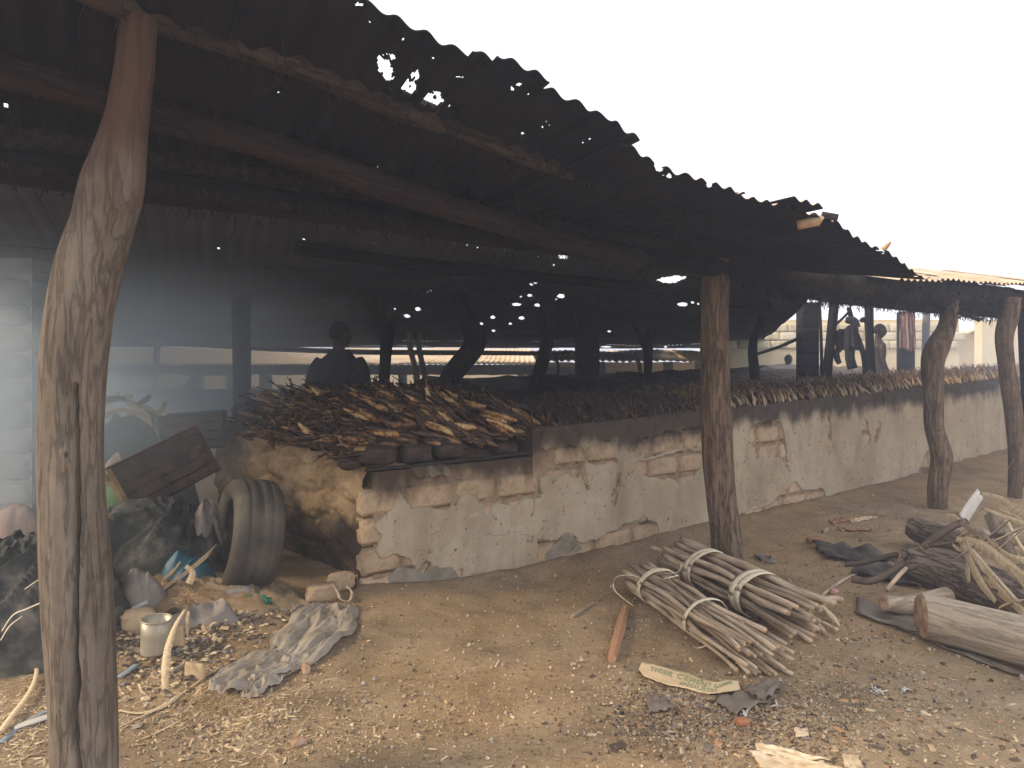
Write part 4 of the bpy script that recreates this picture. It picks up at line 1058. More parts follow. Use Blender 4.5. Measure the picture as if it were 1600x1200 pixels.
def headshape(c, face, k=1.0, hair=False):
    import bmesh
    bm = bmesh.new(); bmesh.ops.create_icosphere(bm, subdivisions=4, radius=1); V = []
    M_ = Matrix.Translation(c) @ Matrix.Rotation(face, 4, 'Z')
    for v in bm.verts:
        x, y, z = v.co
        X, Y_, Z = x*.076, y*.098, z*.12
        if z < -.1: X *= 1-.30*(-z)**1.2; Y_ *= 1-.10*(-z) if y < 0 else 1-.35*(-z)
        if not hair:
            if y < 0:
                Y_ -= .024*math.exp(-((x/.15)**2+((z+.12)/.20)**2))+.012*math.exp(-((x/.35)**2+((z+.48)/.10)**2))+.008*math.exp(-((x/.4)**2+((z-.22)/.10)**2))
                Y_ += .013*(math.exp(-(((x-.38)/.16)**2+((z-.05)/.1)**2))+math.exp(-(((x+.38)/.16)**2+((z-.05)/.1)**2)))
        else:
            X *= 1.07; Y_ = Y_*1.05+.005; Z = Z*1.07
            if z < .35 and y < .1: X *= .75; Y_ = Y_*.5+.02; Z = min(Z, .03)
            if z < -.2: X *= .8; Y_ *= .85
        V.append(M_ @ (Vector((X, Y_, Z))*k))
    F = [tuple(v.index for v in f.verts) for f in bm.faces]; bm.free(); return V, F
def person(label, loc, rotz, scale=1.0, shirt=None, trousers='trousers', arms='down', lean=0.0, head=1.0, turn=0.0, vox=.010):
    """faces -Y before rotation"""
    e = thing('person', label, 'person', loc, Matrix.Rotation(rotz, 4, 'Z') @ Matrix.Scale(scale, 4))
    L = lean; AX = Vector((1, 0, 0)); AY = Vector((0, math.cos(L), math.sin(L)))
    def T(x, y, z):
        dz = z-.92; return Vector((x, y*math.cos(L)-math.sin(L)*dz, .92+math.cos(L)*dz+y*math.sin(L)))
    def trunk(g, zs):
        pr = [(.80, .150, .115), (.92, .165, .12), (1.02, .142, .108), (1.12, .145, .11), (1.24, .168, .122), (1.34, .185, .118), (1.41, .160, .10), (1.455, .095, .078), (1.49, .058, .058), (1.56, .055, .058)]
        return loft([(T(0, .01 if z > 1.3 else 0, z), rx+g, ry+g, AX, AY) for z, rx, ry in pr if zs[0] <= z <= zs[1]])
    parts = [trunk(0, (.8, 1.6)), headshape(T(0, -.025, 1.635), turn, head)]
    hcx = T(0, -.02, 1.635)
    sh = []
    for sg in (-1, 1):
        if arms == 'down': pl = [(T(sg*.165, 0, 1.385), .062), (T(sg*.215, .01, 1.32), .058), (T(sg*.245, .02, 1.18), .046), (T(sg*.258, .015, 1.09), .041), (T(sg*.268, -.03, .95), .036), (T(sg*.270, -.06, .86), .027)]
        else: pl = [(T(sg*.165, 0, 1.385), .062), (T(sg*.20, -.05, 1.32), .058), (T(sg*.22, -.14, 1.20), .046), (T(sg*.20, -.20, 1.13), .041), (T(sg*.14, -.32, 1.09), .036), (T(sg*.10, -.40, 1.07), .027)]
        parts.append(tube([tuple(p)+(r,) for p, r in pl], 12, 4))
        w_ = pl[-1][0]; d = (pl[-1][0]-pl[-2][0]).normalized(); sd_ = Vector((0, 1, 0)) if arms == 'down' else Vector((1, 0, 0)); sd_ = (sd_-d*sd_.dot(d)).normalized()
        parts.append(loft([(w_-d*.02, .026, .022, sd_, d.cross(sd_)), (w_+d*.03, .036, .020, sd_, d.cross(sd_)), (w_+d*.085, .042, .017, sd_, d.cross(sd_)), (w_+d*.095, .038, .013, sd_, d.cross(sd_))], 14))
        cu = d.cross(sd_)*(-sg if arms == 'down' else 1)
        for q in range(4):
            b0 = w_+d*.08+sd_*((q-1.5)*.0215); fl = [.065, .078, .074, .058][q]
            parts.append(tube([tuple(b0)+(.010,), tuple(b0+d*fl*.5+cu*.006)+(.0095,), tuple(b0+d*fl+cu*.02)+(.008,)], 8, 3))
        b0 = w_+d*.02-sd_*.026
        parts.append(tube([tuple(b0)+(.013,), tuple(b0+d*.035-sd_*.022)+(.011,), tuple(b0+d*.065-sd_*.028)+(.009,)], 8, 3))
        lg = [(Vector((sg*.088, 0, .88)), .092), (Vector((sg*.095, -.005, .70)), .078), (Vector((sg*.10, -.01, .50)), .058), (Vector((sg*.10, .012, .36)), .055), (Vector((sg*.10, .02, .20)), .042), (Vector((sg*.10, .02, .07)), .036)]
        parts.append(tube([tuple(p)+(r,) for p, r in lg], 14, 4))
        parts.append(tube([(sg*.10, .05, .045, .038), (sg*.105, -.02, .04, .042), (sg*.115, -.12, .026, .038), (sg*.12, -.17, .02, .022)], 12, 4, flat=.75))
        parts.append(tube([tuple(hcx+Vector((sg*.070, .0, .03)))+(.012,), tuple(hcx+Vector((sg*.084, .01, .0)))+(.016,), tuple(hcx+Vector((sg*.074, .0, -.03)))+(.010,)], 8, 3))
        k = 2 if arms == 'down' else 3
        sl = [tuple(pl[0][0])+(.085,), tuple(pl[1][0])+(.082,), tuple(pl[2][0]+Vector((sg*.01, 0, 0)))+(.078,), tuple(pl[3][0]+Vector((sg*.012, 0, .02)))+(.076,)]
        sh.append(tube(sl, 14, 4, .06, 9))
    V, F, _ = join(parts); remeshed('body', (V, F), MT['skin'], e, vox)
    hv = headshape(T(0, -.025, 1.635), turn, head, True); mesh('hair', [FR[e] @ v for v in hv[0]], hv[1], MT['hair'], e, smooth=True)
    if shirt:
        rings = [(.84, .195, .15), (.95, .188, .148), (1.10, .175, .140), (1.24, .190, .145), (1.34, .205, .138), (1.41, .182, .118), (1.455, .125, .10), (1.50, .085, .085)]
        tr = loft([(T(.006*math.sin(z*20), 0, z), rx*(1+.03*math.sin(z*31)), ry, AX, AY) for z, rx, ry in rings], 28)
        tr = ([v+Vector((.008*nz(v.x*9, v.z*3, 1), .012*nz(v.x*16, v.z*4, 5), 0)) for v in tr[0]], tr[1])
        V, F, _ = join([tr]+sh); remeshed('shirt', (V, F), MT[shirt], e, vox+.002, 3)
    tp = [loft([(Vector((0, 0, .76)), .175, .13, AX, Vector((0, 1, 0))), (Vector((0, 0, .90)), .178, .133, AX, Vector((0, 1, 0))), (Vector((0, 0, .98)), .155, .12, AX, Vector((0, 1, 0)))])]
    for sg in (-1, 1): tp.append(tube([(sg*.088, 0, .88, .105), (sg*.10, 0, .66, .098), (sg*.105, 0, .45, .083), (sg*.105, .015, .25, .076), (sg*.105, .02, .12, .072)], 14, 4, .05, 8))
    V, F, _ = join(tp); remeshed('trousers', (V, F), MT[trousers], e, vox+.002, 3)
    return e
def at(px, Y): return (px-HX)/FP*Y
# man behind the near heap, seen from behind and slightly to the right
Yp = 7.3; xp = at(530, Yp)
person('man in a loose dark shirt standing with his back turned behind the near fish heap', (xp, Yp, gh(xp, Yp)+.10), R(168), 1.13, 'shirt_dark', head=1.10, turn=R(-35), vox=.008)
Yb = 12.3; xb = at(1373, Yb)
V, F = rock(3, .6, .5, .26, .12, 5.0, .8); o = mesh('mud_step', [v+Vector((xb-.1, Yb, gh(xb, Yb)+.13)) for v in V], F, MT['mud_step'], smooth=True); tag(o, 'high mud step under the bare-chested boy at the back', 'step')
person('bare-chested boy with cropped hair standing in profile among the far posts, facing right', (xb, Yb, gh(xb, Yb)+.38), R(82), .97, None, head=1.12)
person('person in a pale top bending over in the smoke at the far left', (at(268, 15), 15, gh(at(268, 15), 15)+.0), R(60), 1.0, 'shirt_pale', arms='front', lean=1.0, vox=.014)
Yq = 19.0; person('small distant person in dark clothes beyond the middle pillar', (at(965, 18.0), 18.0, gh(at(965, 18), 18)), R(150), 1.0, 'shirt_dark', vox=.016)
person('small distant person standing in front of the cream wall', (at(1231, 15.0), 15.0, gh(at(1231, 15), 15)-.1), R(120), .97, 'shirt_pale', vox=.014)

# ------------------------------------------------------------------ hanging clothes and things under the roof
def hang(label, px0, px1, y0, y1, Y, mat, cat, name, seed=1.0, sleeves=True):
    """a garment hanging by its shoulders: front and back sheet with folds"""
    def f(u, v, back=0):
        prof = .5+.5*sstep(0, .12, v)+.12*math.sin(v*5+seed)*(v > .2)
        x = (px0+px1)/2+(u-.5)*(px1-px0)*min(1.1, prof)
        p = P(x, y0+(y1-y0)*v+3*math.sin(u*6+seed)*v, Y)
        p.y += (.05 if back else -.05)*math.sin(math.pi*u)*(.5+v*.8)+.03*math.sin(u*17+seed)*v+.02*nz(u*4, v*4, seed)
        return p
    A = grid(18, 18, lambda u, v: f(u, v)); B = grid(18, 18, lambda u, v: f(u, v, 1))
    B = (B[0], [q[::-1] for q in B[1]])
    V, F, fm = join([A, B]); e = thing(name, label, cat, tuple(P((px0+px1)/2, y1, Y)), group=None)
    mesh('cloth', V, F, mat, e, smooth=True); return e
e = hang('dark shirt hanging between the leaning posts', 1305, 1330, 514, 548, 11.0, MT['shirt_dark'], 'shirt', 'hanging_shirt', 1.0)
for pp in ([(1307, 545, 11, 8), (1308, 560, 11, 9), (1312, 568, 11, 7)],):
    V, F = tube([tuple(P(a, b, Y))+(wp/FP*Y*.5,) for a, b, Y, wp in pp], 10, 4, .2, flat=.5); mesh('sleeve', V, F, MT['shirt_dark'], e, smooth=True)
e = hang('pair of dark trousers hanging beside the dark shirt', 1320, 1342, 508, 545, 10.9, MT['trousers'], 'trousers', 'hanging_trousers', 2.0)
for pp in ([(1330, 538, 10.9, 16), (1328, 558, 10.9, 14), (1332, 576, 10.9, 15)], [(1322, 500, 10.9, 10), (1334, 502, 10.9, 14), (1338, 512, 10.9, 14)]):
    V, F = tube([tuple(P(a, b, Y))+(wp/FP*Y*.5,) for a, b, Y, wp in pp], 10, 4, .2, flat=.5); mesh('trouser_leg', V, F, MT['trousers'], e, smooth=True)
t = NT('striped_cloth'); wv = t.n('ShaderNodeTexWave'); wv.inputs['Scale'].default_value = 5; wv.inputs['Distortion'].default_value = .6; t.l(t.mapc(), wv.inputs['Vector'])
MT['striped'] = t.out(t.ramp(wv.outputs['Fac'], [(.3, (.16, .09, .085)), (.6, (.34, .24, .21))]), .9)
hang('brown striped cloth draped from the narrow pillar', 1406, 1431, 487, 546, 12.1, MT['striped'], 'cloth', 'striped_cloth', 4.0)
V, F = rock(3, .13, .12, .15, .15, 4.0); c = P(1017, 473, 10.5)
e = thing('hanging_bundle', 'round dark bundle hanging from the roof between the pillar and the brown post', 'bundle', tuple(c-Vector((0, 0, .14))))
mesh('bundle', [v+c for v in V], F, MT['thatch_dark'], e, smooth=True)
V, F = tube([tuple(c)+(.006,), tuple(c+Vector((.02, 0, .4)))+(.005,), tuple(c+Vector((.01, 0, .85)))+(.005,)], 6, 3); mesh('cord', V, F, MT['thatch_dark'], e)

# ------------------------------------------------------------------ far sheds and walls
def far_shed(label, x0, x1, Y0, ye0, ye1, Yr, yr, roofw, pillars, sack=None, gz=-.75, nm='far_shed'):  # sack: span and lower edge of the added shade strip below the eave
    X0, X1 = at(x0, Y0), at(x1, Y0)
    e = thing(nm, label, 'shed', ((X0+X1)/2, Y0, gz))
    n = max(1, int((X1-X0)/.95))
    ns = 24
    for k in range(n):
        a0, a1 = k/n, min(1, (k+1.05)/n)
        for half in (0, 1):
            V = []
            for i in range(ns+1):
                for j in range(2):
                    u = a0+(a1-a0)*i/ns; q = (half+j)/2
                    x = X0+(X1-X0)*u
                    ye = ye0+(ye1-ye0)*u
                    p0 = P(HX, ye, Y0).z; p1 = P(HX, yr, Yr).z
                    z = p0+(p1-p0)*q+.03*math.sin(u*(X1-X0)*2*math.pi/.19)+.09*nz(x*.5, q*3, 1)+.015*(k % 2)+.02*half
                    V.append(Vector((x+(at(700, Yr)-at(700, Y0))*0, Y0+(Yr-Y0)*q, z)))
            F = [(i*2, (i+1)*2, (i+1)*2+1, i*2+1) for i in range(ns)]
            mesh('roof_sheet', *thick((V, F), (0, 0, -.03)), MT['far_roof'], e)
    for (pa, pb) in pillars:
        Yq = Y0+.5; a, b = at(pa, Yq), at(pb, Yq)
        V, F = box(a, b, Yq, Yq+.3, gz, P(HX, ye0, Y0).z-.06)
        mesh('pillar', V, F, MT['far_pillar'], e)
    if sack:  # added dark strip standing in for the shaded underside below the eave
        (sa_, sb_, yb) = sack
        def f(u, v):
            x = at(sa_, Y0+.3)+(at(sb_, Y0+.3)-at(sa_, Y0+.3))*u
            zt = P(HX, ye0+(ye1-ye0)*((sa_+(sb_-sa_)*u)-x0)/(x1-x0), Y0).z-.02; zb_ = P(HX, yb+2.5*nz(u*14, 0, 4)+1.5*nz(u*60, 0, 4), Y0+.3).z
            return Vector((x, Y0+.3+.06*math.sin(u*70)*v+.05*nz(u*20, v, 2), zt+(zb_-zt)*v))
        V, F = grid(120, 5, f); mesh('eave_shade_strip', *thick((V, F), (0, .02, 0)), MT['far_dark'], e, smooth=True)
    return e
far_shed('long low far shed with a pale rusty roof beyond the left half of the scene', -120, 842, 24, 570, 569, 33, 546, 1, [(183, 197), (297, 312), (352, 362), (405, 421), (476, 486), (553, 566), (622, 634), (808, 820)], (-120, 842, 586))
far_shed('small far shed of rusty sheets and grey pillars right of the crooked post', 838, 1150, 19, 562, 563, 24, 549, 1, [(846, 852), (938, 946), (922, 936), (1040, 1052), (1090, 1104)], None)
def farwall(label, x0, x1, Y, ytop, gz, mat, name='far_wall', cat='wall', rag=1.0):
    n = 60
    def f(u, v):
        x = at(x0, Y)+(at(x1, Y)-at(x0, Y))*u; zt = P(HX, ytop, Y).z+.03*rag*nz(u*30, 0, 3)
        return Vector((x, Y, gz+(zt-gz)*v))
    V, F = grid(n, 3, f); o = mesh(name, *thick((V, F), (0, .2, 0)), mat); return tag(o, label, cat)
farwall('long pale wall seen under the far shed at the left', -150, 846, 41, 582, -.8, MT['cream_wall'])
farwall('cream yellow wall behind the small far shed', 846, 1190, 23.5, 566, -.8, MT['cream_wall'])
# louvred windows in a far building left of the square pillar
e = thing('far_building', 'far pale building with barred windows glimpsed left of the square pillar', 'building', (at(890, 22.6), 22.8, -.75))
V, F = box(at(846, 22.6), at(915, 22.6), 22.8, 23.1, -.75, P(HX, 574, 22.8).z); mesh('wall', V, F, MT['concrete'], e)
for (a, b) in ((852, 868), (888, 905)):
    V, F = box(at(a, 22.6), at(b, 22.6), 22.72, 22.79, P(HX, 590, 22.6).z, P(HX, 583, 22.6).z); wdo = mesh('window', V, F, MT['far_dark'], e)
    for k in range(4):
        q = at(a+1+4*k, 22.6); V, F = box(q, q+.03, 22.66, 22.715, P(HX, 590, 22.6).z, P(HX, 583, 22.6).z); mesh('bar', V, F, MT['far_pillar'], wdo)
# tall block wall of the compound, right
YW = 16.5
e = thing('compound_wall', 'tall cream block wall beyond the right part of the shed', 'wall', (at(1330, YW), YW, 0))
x0, x1 = at(1125, YW), at(1500, YW); gzw = gh(at(1400, YW), YW)-.3
zt0 = P(HX, 496, YW).z
V, F = box(x0, x1, YW+.03, YW+.25, gzw, zt0-.05); mesh('wall_body', V, F, MT['cream_wall'], e)
blk = mkmesh('block', *brickmesh(.40, .05, .195, 3.3, 3, .006, .012), MT['cream_block'], True)
z = P(HX, 545, YW).z; row = 0
rw = random.Random(4)
while z < zt0+.02:
    x = x0-(.2 if row % 2 else 0)
    while x < x1-.2:
        top = zt0+(.12 if x > at(1440, YW) and x < at(1468, YW) else 0)-.22*sstep(at(1300, YW), at(1180, YW), x)*1.0
        if z+.15 < top and rw.random() > .04:
            put(blk, 'block', e, Matrix.Translation((x, YW-.02+rw.uniform(-.004, .004), z)))
        x += .41
    z += .205; row += 1
# gabled house beyond
YH = 19.0
e = thing('gabled_house', 'cream house with a low gable seen between the right-hand posts', 'house', (at(1545, YH), YH, 0))
g = [(1476, 600), (1476, 537), (1496, 528), (1516, 520), (1534, 525), (1560, 535), (1700, 548), (1700, 600)]
n = len(g); V = [P(a, b, YH) for a, b in g]; V = [Vector((v.x, v.y, v.z if i not in (0, n-1) else -.2)) for i, v in enumerate(V)]
V2 = [v+Vector((.3, 5, 0)) for v in V]; F = [tuple(range(n)), tuple(range(2*n-1, n-1, -1))]+[(i, (i+1) % n, (i+1) % n+n, i+n) for i in range(n)]
mesh('wall', V+V2, [f[::-1] for f in F], MT['cream_wall'], e)
for A, B in (((1470, 540), (1516, 518)), ((1516, 518), (1566, 535))):
    a, b = P(A[0], A[1], YH), P(B[0], B[1], YH); dz = Vector((0, 0, .05))
    V = [a-Vector((0, .15, 0)), b-Vector((0, .15, 0)), b-Vector((0, .15, 0))+dz, a-Vector((0, .15, 0))+dz]; V += [v+Vector((.3, 5.3, 0)) for v in V]
    mesh('roof', V, [(0, 1, 2, 3), (7, 6, 5, 4), (0, 4, 5, 1), (1, 5, 6, 2), (2, 6, 7, 3), (3, 7, 4, 0)], MT['far_roof'], e)
V, F = box(at(1535, 17.5), at(1760, 17.5), 17.5, 17.8, -.2, P(HX, 500, 17.5).z)
tag(mesh('boundary_wall', V, F, MT['cream_wall']), 'higher cream wall at the far right edge behind the wavy post', 'wall')
# ------------------------------------------------------------------ tyre
def tyre():
    Ro, Wd_ = .375, .24
    prof = []   # (radius, axial)
    prof = [(.235, -.085), (.245, -.105), (.29, -.125), (.335, -.122), (.362, -.105), (.374, -.075), (.376, -.062), (.367, -.055), (.378, -.048), (.379, -.012), (.370, -.004), (.370, .004), (.379, .012), (.378, .048), (.367, .055), (.376, .062), (.374, .075), (.362, .105), (.335, .122), (.29, .125), (.245, .105), (.235, .085), (.25, .075), (.29, .105), (.34, .09), (.355, .0), (.34, -.09), (.29, -.105), (.25, -.075)]
    V = []; F = []; n = 96; m = len(prof)
    for i in range(n):
        a = 2*math.pi*i/n
        for j, (r, x) in enumerate(prof):
            if 4 <= j <= 17: r += .003*nz(a*9, j*.7, 4)+(-.003 if i % 3 == 0 and j in (4, 5, 16, 17) else 0)
            sq = 1-.04*(math.cos(a) < -.9)
            V.append(Vector((x*1.25+.004*nz(a, j, 2), math.sin(a)*r, math.cos(a)*r*sq)))
    for i in range(n):
        for j in range(m):
            F.append((i*m+j, i*m+(j+1) % m, ((i+1) % n)*m+(j+1) % m, ((i+1) % n)*m+j))
    return V, F
c = P(386, 838, 4.72)
ax = Vector((-.84, -.54, .16)).normalized()
V, F = tyre(); m = frameto(c, ax)
ty = mesh('tyre', V, F, MT['rubber'], None, m @ Matrix.Scale(1.04, 4), smooth=True, local=True)
tag(ty, 'worn dusty car tyre standing half sunk in rubbish against the end of the oven', 'tyre')
# ------------------------------------------------------------------ crates
def crate(label, c, xd, up, L, B, H, mats, slats=5, end_label=None):
    e = thing('crate', label, 'crate', tuple(c), frameto((0, 0, 0), xd, up).to_3x3().to_4x4())
    Fm = FR[e]
    def b(name, *a, mat=1, label=None):
        V, F = box(*a); o = mesh(name, V, F, mats[mat], e, Fm, local=True)
        if label: o['label'] = label
        bv = o.modifiers.new('edge', 'BEVEL'); bv.width = .004; bv.segments = 1
        return o
    x, y = L/2, B/2
    b('end_panel', -x, -x+.018, -y, y, 0, H-.09, mat=0, label=end_label); b('end_panel', x-.018, x, -y, y, 0, H-.09, mat=0)
    b('end_rail', -x, -x+.022, -y, y, H-.035, H, mat=0); b('end_rail', x-.022, x, -y, y, H-.035, H, mat=0)
    for sx in (-1, 1):
        for sy in (-1, 1): b('corner_post', *(sorted((sx*(x+.004), sx*(x-.03)))), *(sorted((sy*(y+.004), sy*(y-.03)))), -.003, H+.003, mat=0 if sx < 0 else 1)
    hs = H/(slats*1.35)
    for sy in (-1, 1):
        for k in range(slats):
            z = H*(k+.15)/slats
            b('slat', -x+.02, x-.02, *(sorted((sy*y, sy*(y-.012)))), z, z+H/slats*.86, mat=1)
    for k in range(6): b('floor_slat', -x+.02, x-.02, -y+.02+k*(B-.04)/6, -y+.02+(k+.75)*(B-.04)/6, .0, .012, mat=1)
    for k in range(1, 4): b('divider', -x+L*k/4-.004, -x+L*k/4+.004, -y+.02, y-.02, .02, H*.55, mat=1)
    b('rim', -x, x, -y-.004, -y+.02, H, H+.016, mat=1); b('rim', -x, x, y-.02, y+.004, H, H+.016, mat=0)
    return e
c = P(272, 770, 5.2)
crate('tipped ochre and dark brown slatted bottle crate leaning on the tarp heap', c, (.70, .60, .42), (-.45, -.15, .88), .66, .36, .38, [MT['crate_yellow'], MT['crate_dark']], 5, 'ochre end panel with a faded red mark')
c = P(306, 700, 6.1)
crate('dark green crate upright behind the tipped bottle crate', c, (.94, .3, .05), (-.05, 0, 1), .50, .4, .30, [MT['crate_green'], MT['crate_dark']], 4)
# ------------------------------------------------------------------ cloth and tarp heaps
def ridged(x, y, s):
    return 1-abs(noise.noise(Vector((x, y, s))))*2
def heap(name, label, cat, cx, cy, rx, ry, h, mat, seed, rot=0, fold=.07, nu=110, nv=130, zoff=0.0, sharp=1.0, fsc=3.2, lean=(0, 0)):
    ca, sa_ = math.cos(rot), math.sin(rot)
    def f(u, v):
        r = u; a = v*2*math.pi
        x = math.cos(a)*r; y = math.sin(a)*r
        edge = 1+.18*nz(math.cos(a)*1.6+seed, math.sin(a)*1.6, 3)+.06*nz(math.cos(a)*5+seed, math.sin(a)*5, 3)
        X = cx+(x*rx*ca-y*ry*sa_)*edge; Y = cy+(x*rx*sa_+y*ry*ca)*edge
        hh = h*(1-r**2.2)**.75 if r < 1 else 0
        wx, wy = X+.25*nz(X*2, Y*2, seed), Y+.25*nz(X*2, Y*2, seed+5)
        fo = fold*(ridged(wx*fsc, wy*fsc*.8, seed)**2*sharp+.45*ridged(wx*fsc*2.3, wy*fsc*2, seed+2)**3+.16*ridged(wx*fsc*5.5, wy*fsc*4.5, seed+7)**2)*min(1, (1-r)*4+.15)
        z = gh(X, Y)+zoff+hh+fo-.02*r
        return Vector((X+lean[0]*hh, Y+lean[1]*hh, z))
    V, F = grid(nu, nv, f)
    o = mesh(name, V, F, mat, smooth=True); tag(o, label, cat); return o
def hc(px, py): q = G(px, py); return q.x, q.y
x, y = P(240, 860, 4.75).x, 4.85
heap('dark_tarp', 'crumpled dark plastic tarp heaped between the nearest post and the tyre', 'tarp', x-.05, y+.0, .60, .46, .37, MT['tarp_dark'], 2.0, .2, .10, fsc=3.4)
heap('grey_cloth', 'torn grey sacking bunched between the tarp heap and the tyre', 'cloth', P(312, 830, 4.8).x, 4.9, .16, .2, .44, MT['tarp_grey'], 4.0, .5, .05, 60, 50, fsc=6)
heap('blue_plastic_sheet', 'crumpled blue plastic sheet beside the tyre opening', 'plastic sheet', P(298, 868, 4.52).x, 4.50, .19, .14, .16, MT['blue_plastic'], 6.0, .5, .06, 60, 50)
heap('green_cloth', 'green cloth lying on top of the tarp heap', 'cloth', P(190, 780, 5.15).x, 5.15, .36, .18, .62, MT['green_cloth'], 8.0, 0, .04, 60, 50)
heap('purple_cloth', 'dull purple cloth edge beneath the tipped crate', 'cloth', P(250, 790, 5.15).x, 5.1, .30, .16, .60, simple('purple_cloth', [(.09, .06, .07), (.16, .11, .12)], 8, 80, .3, .003), 9.0, 0, .04, 50, 40)
heap('dark_sack', 'big dark sack with pale torn edges lying at the left picture edge', 'sack', -2.72, 3.78, .56, .42, .42, MT['tarp_dark'], 12.0, .5, .12)
heap('brown_sack', 'round brown sack beside the pale block pillar', 'sack', P(45, 820, 5.4).x, 5.25, .28, .22, .50, MT['pink_sack'], 15.0, 0, .04, 50, 40)
heap('pink_sack', 'dusty pink sack leaning behind the nearest post and the tipped crate', 'sack', P(190, 760, 5.6).x, 5.55, .20, .18, .82, MT['pink_sack'], 18.0, 0, .03, 50, 40)
heap('grey_rag', 'dusty grey rag bunched against the nearest post', 'rag', P(212, 930, 4.15).x, 4.15, .18, .15, .17, MT['tarp_grey'], 21.0, 0, .04, 60, 50, fsc=6)
heap('rubbish_mound', 'low mound of trodden refuse under the tyre and the peelings', 'refuse', P(330, 930, 4.35).x, 4.42, .62, .42, .05, MT['ground'], 22.0, 0, .03, 80, 60, fsc=7)
heap('torn_sack_scrap', 'scrap of dark sacking poking out behind the tin can', 'sacking', P(315, 985, 3.95).x, 3.98, .20, .12, .07, MT['tarp_grey'], 31.0, .4, .05, 50, 40, fsc=6)
# pale torn edges on the dark sack
def ptube(px, r, n=7, k=5, amp=.1, dz=0.0, seed=0.0, ground=True):
    out = []
    for q in px:
        if len(q) == 2: p = G(q[0], q[1], r+dz)
        else: p = P(q[0], q[1], q[2])
        out.append(tuple(p)+(r if len(q) < 4 else q[3],))
    return tube(out, n, k, amp, 6, 0, True, seed)
for i, (pts_, wd) in enumerate([([(2, 985, 3.3), (20, 960, 3.32), (42, 950, 3.35), (70, 938, 3.4), (86, 933, 3.42)], .016), ([(0, 1000, 3.28), (14, 978, 3.3), (34, 962, 3.33)], .012), ([(38, 920, 3.42), (60, 905, 3.45), (84, 890, 3.5)], .008)]):
    V, F = ribbon([P(*q) for q in pts_], wd, None, .002, 6, .4)
    tag(mesh('torn_edging', V, F, MT['fibre_pale'], smooth=True), ['frayed pale strip along the fold of the big dark sack', 'short frayed pale strip at the very left edge', 'thin pale seam high on the big dark sack'][i], 'strip')
# brush pile
bx, by = P(205, 700, 6.6).x, 6.6
heap('brush_pile', 'dark pile of leaves and brushwood in the smoke behind the crates', 'brush pile', bx, by, .60, .45, 1.0, simple('brush', [(.03, .028, .018), (.06, .055, .035), (.10, .08, .05)], 14, 60, .9, .03), 33.0, 0, .10, 80, 60, fsc=7)
cs = [[(150, 640), (180, 622), (205, 628), (238, 640), (262, 662)], [(170, 625), (183, 622), (183, 612)], [(190, 622), (207, 618)], [(215, 632), (230, 622), (233, 617)], [(240, 648), (252, 640), (256, 628)], [(225, 640), (246, 652), (262, 668), (268, 690)], [(160, 650), (195, 640), (235, 660), (255, 690)], [(238, 650), (240, 672)], [(200, 630), (228, 645), (236, 656)], [(150, 632), (172, 622), (196, 622)]]
for i, q in enumerate(cs):
    V, F = ribbon([P(a, b, 6.3-.02*i) for a, b in q], .04, (.1, -.3, 1), .006, 6, .3)
    o = mesh('curled_strip', V, F, MT['stick_dark'] if i % 2 else MT['card'], smooth=True)
    tag(o, 'curled brown strip on the brush pile, '+['the longest arched one', 'a short hook at the upper left', 'a short level one near the top', 'a hook standing up at the middle', 'a short one rising at the right', 'one bending down to the right end', 'a long low one across the pile', 'a short hanging one at the right', 'a small one in the middle of the pile', 'one at the far left end'][i], 'wood strip', 'curled strips on the brush pile')
# ------------------------------------------------------------------ small things, left foreground
def can():
    q = G(241, 1022); e = thing('tin_can', 'dusty open tin can standing among peelings right of the nearest post', 'tin can', tuple(q), Matrix.Rotation(R(4), 4, 'Y'))
    r0, r1, h = .066, .074, .185; n = 40
    def ring(r, z): return [(math.cos(2*math.pi*j/n)*r, math.sin(2*math.pi*j/n)*r, z) for j in range(n)]
    V = []; F = []
    rr = [(0.001, 0), (r0, 0), (r0+.002, .01), (r0+.005, h*.5), (r1, h*.94)]
    inn = [(r1-.004, h*.94), (r1*.95, h*.4), (r0-.004, .012), (0.001, .012)]
    for r, z in rr+inn: V += ring(r, z)
    k = len(rr)+len(inn)
    for i in range(k-1):
        for j in range(n): F.append((i*n+j, i*n+(j+1) % n, (i+1)*n+(j+1) % n, (i+1)*n+j))
    mesh('can_wall', V, F, MT['tin'], e, FR[e], smooth=True, local=True)
    V = []; F = []
    for i in range(n):
        a = 2*math.pi*i/n
        for j in range(8):
            b = 2*math.pi*j/8; V.append((math.cos(a)*(r1-.001+.0045*math.cos(b)), math.sin(a)*(r1-.001+.0045*math.cos(b)), h*.955+.0045*math.sin(b)))
    for i in range(n):
        for j in range(8): F.append((i*8+j, ((i+1) % n)*8+j, ((i+1) % n)*8+(j+1) % 8, i*8+(j+1) % 8))
    mesh('rim', V, F, MT['tin'], e, FR[e], smooth=True, local=True)
can()
def rib(name, label, cat, pts, wd, mat, side=None, curl=.4, dz=.01, group=None, th=.002, k=6):
    PP = []
    for q in pts:
        PP.append(G(q[0], q[1], dz) if len(q) == 2 else (G(q[0], q[1], q[3]) if len(q) == 4 else P(*q)))
    V, F = ribbon(PP, wd, side, th, k, curl)
    o = mesh(name, V, F, mat, smooth=True); return tag(o, label, cat, group)
rib('plantain_strip', 'long pale dry strip standing upright across the tin can', 'dry strip', [(258, 1078, 3.3), (258, 1040, 3.33), (264, 1005, 3.4), (275, 975, 3.5), (289, 952, 3.6)], [.030, .036, .032, .022, .012], MT['fibre'], (1, .2, 0), .12)
rib('plantain_strip', 'pale dry strip hanging under the frayed husk', 'dry strip', [(295, 955, 3.72), (292, 975, 3.7), (293, 995, 3.66)], [.012, .02, .006], MT['fibre'], (1, 0, 0), .3)
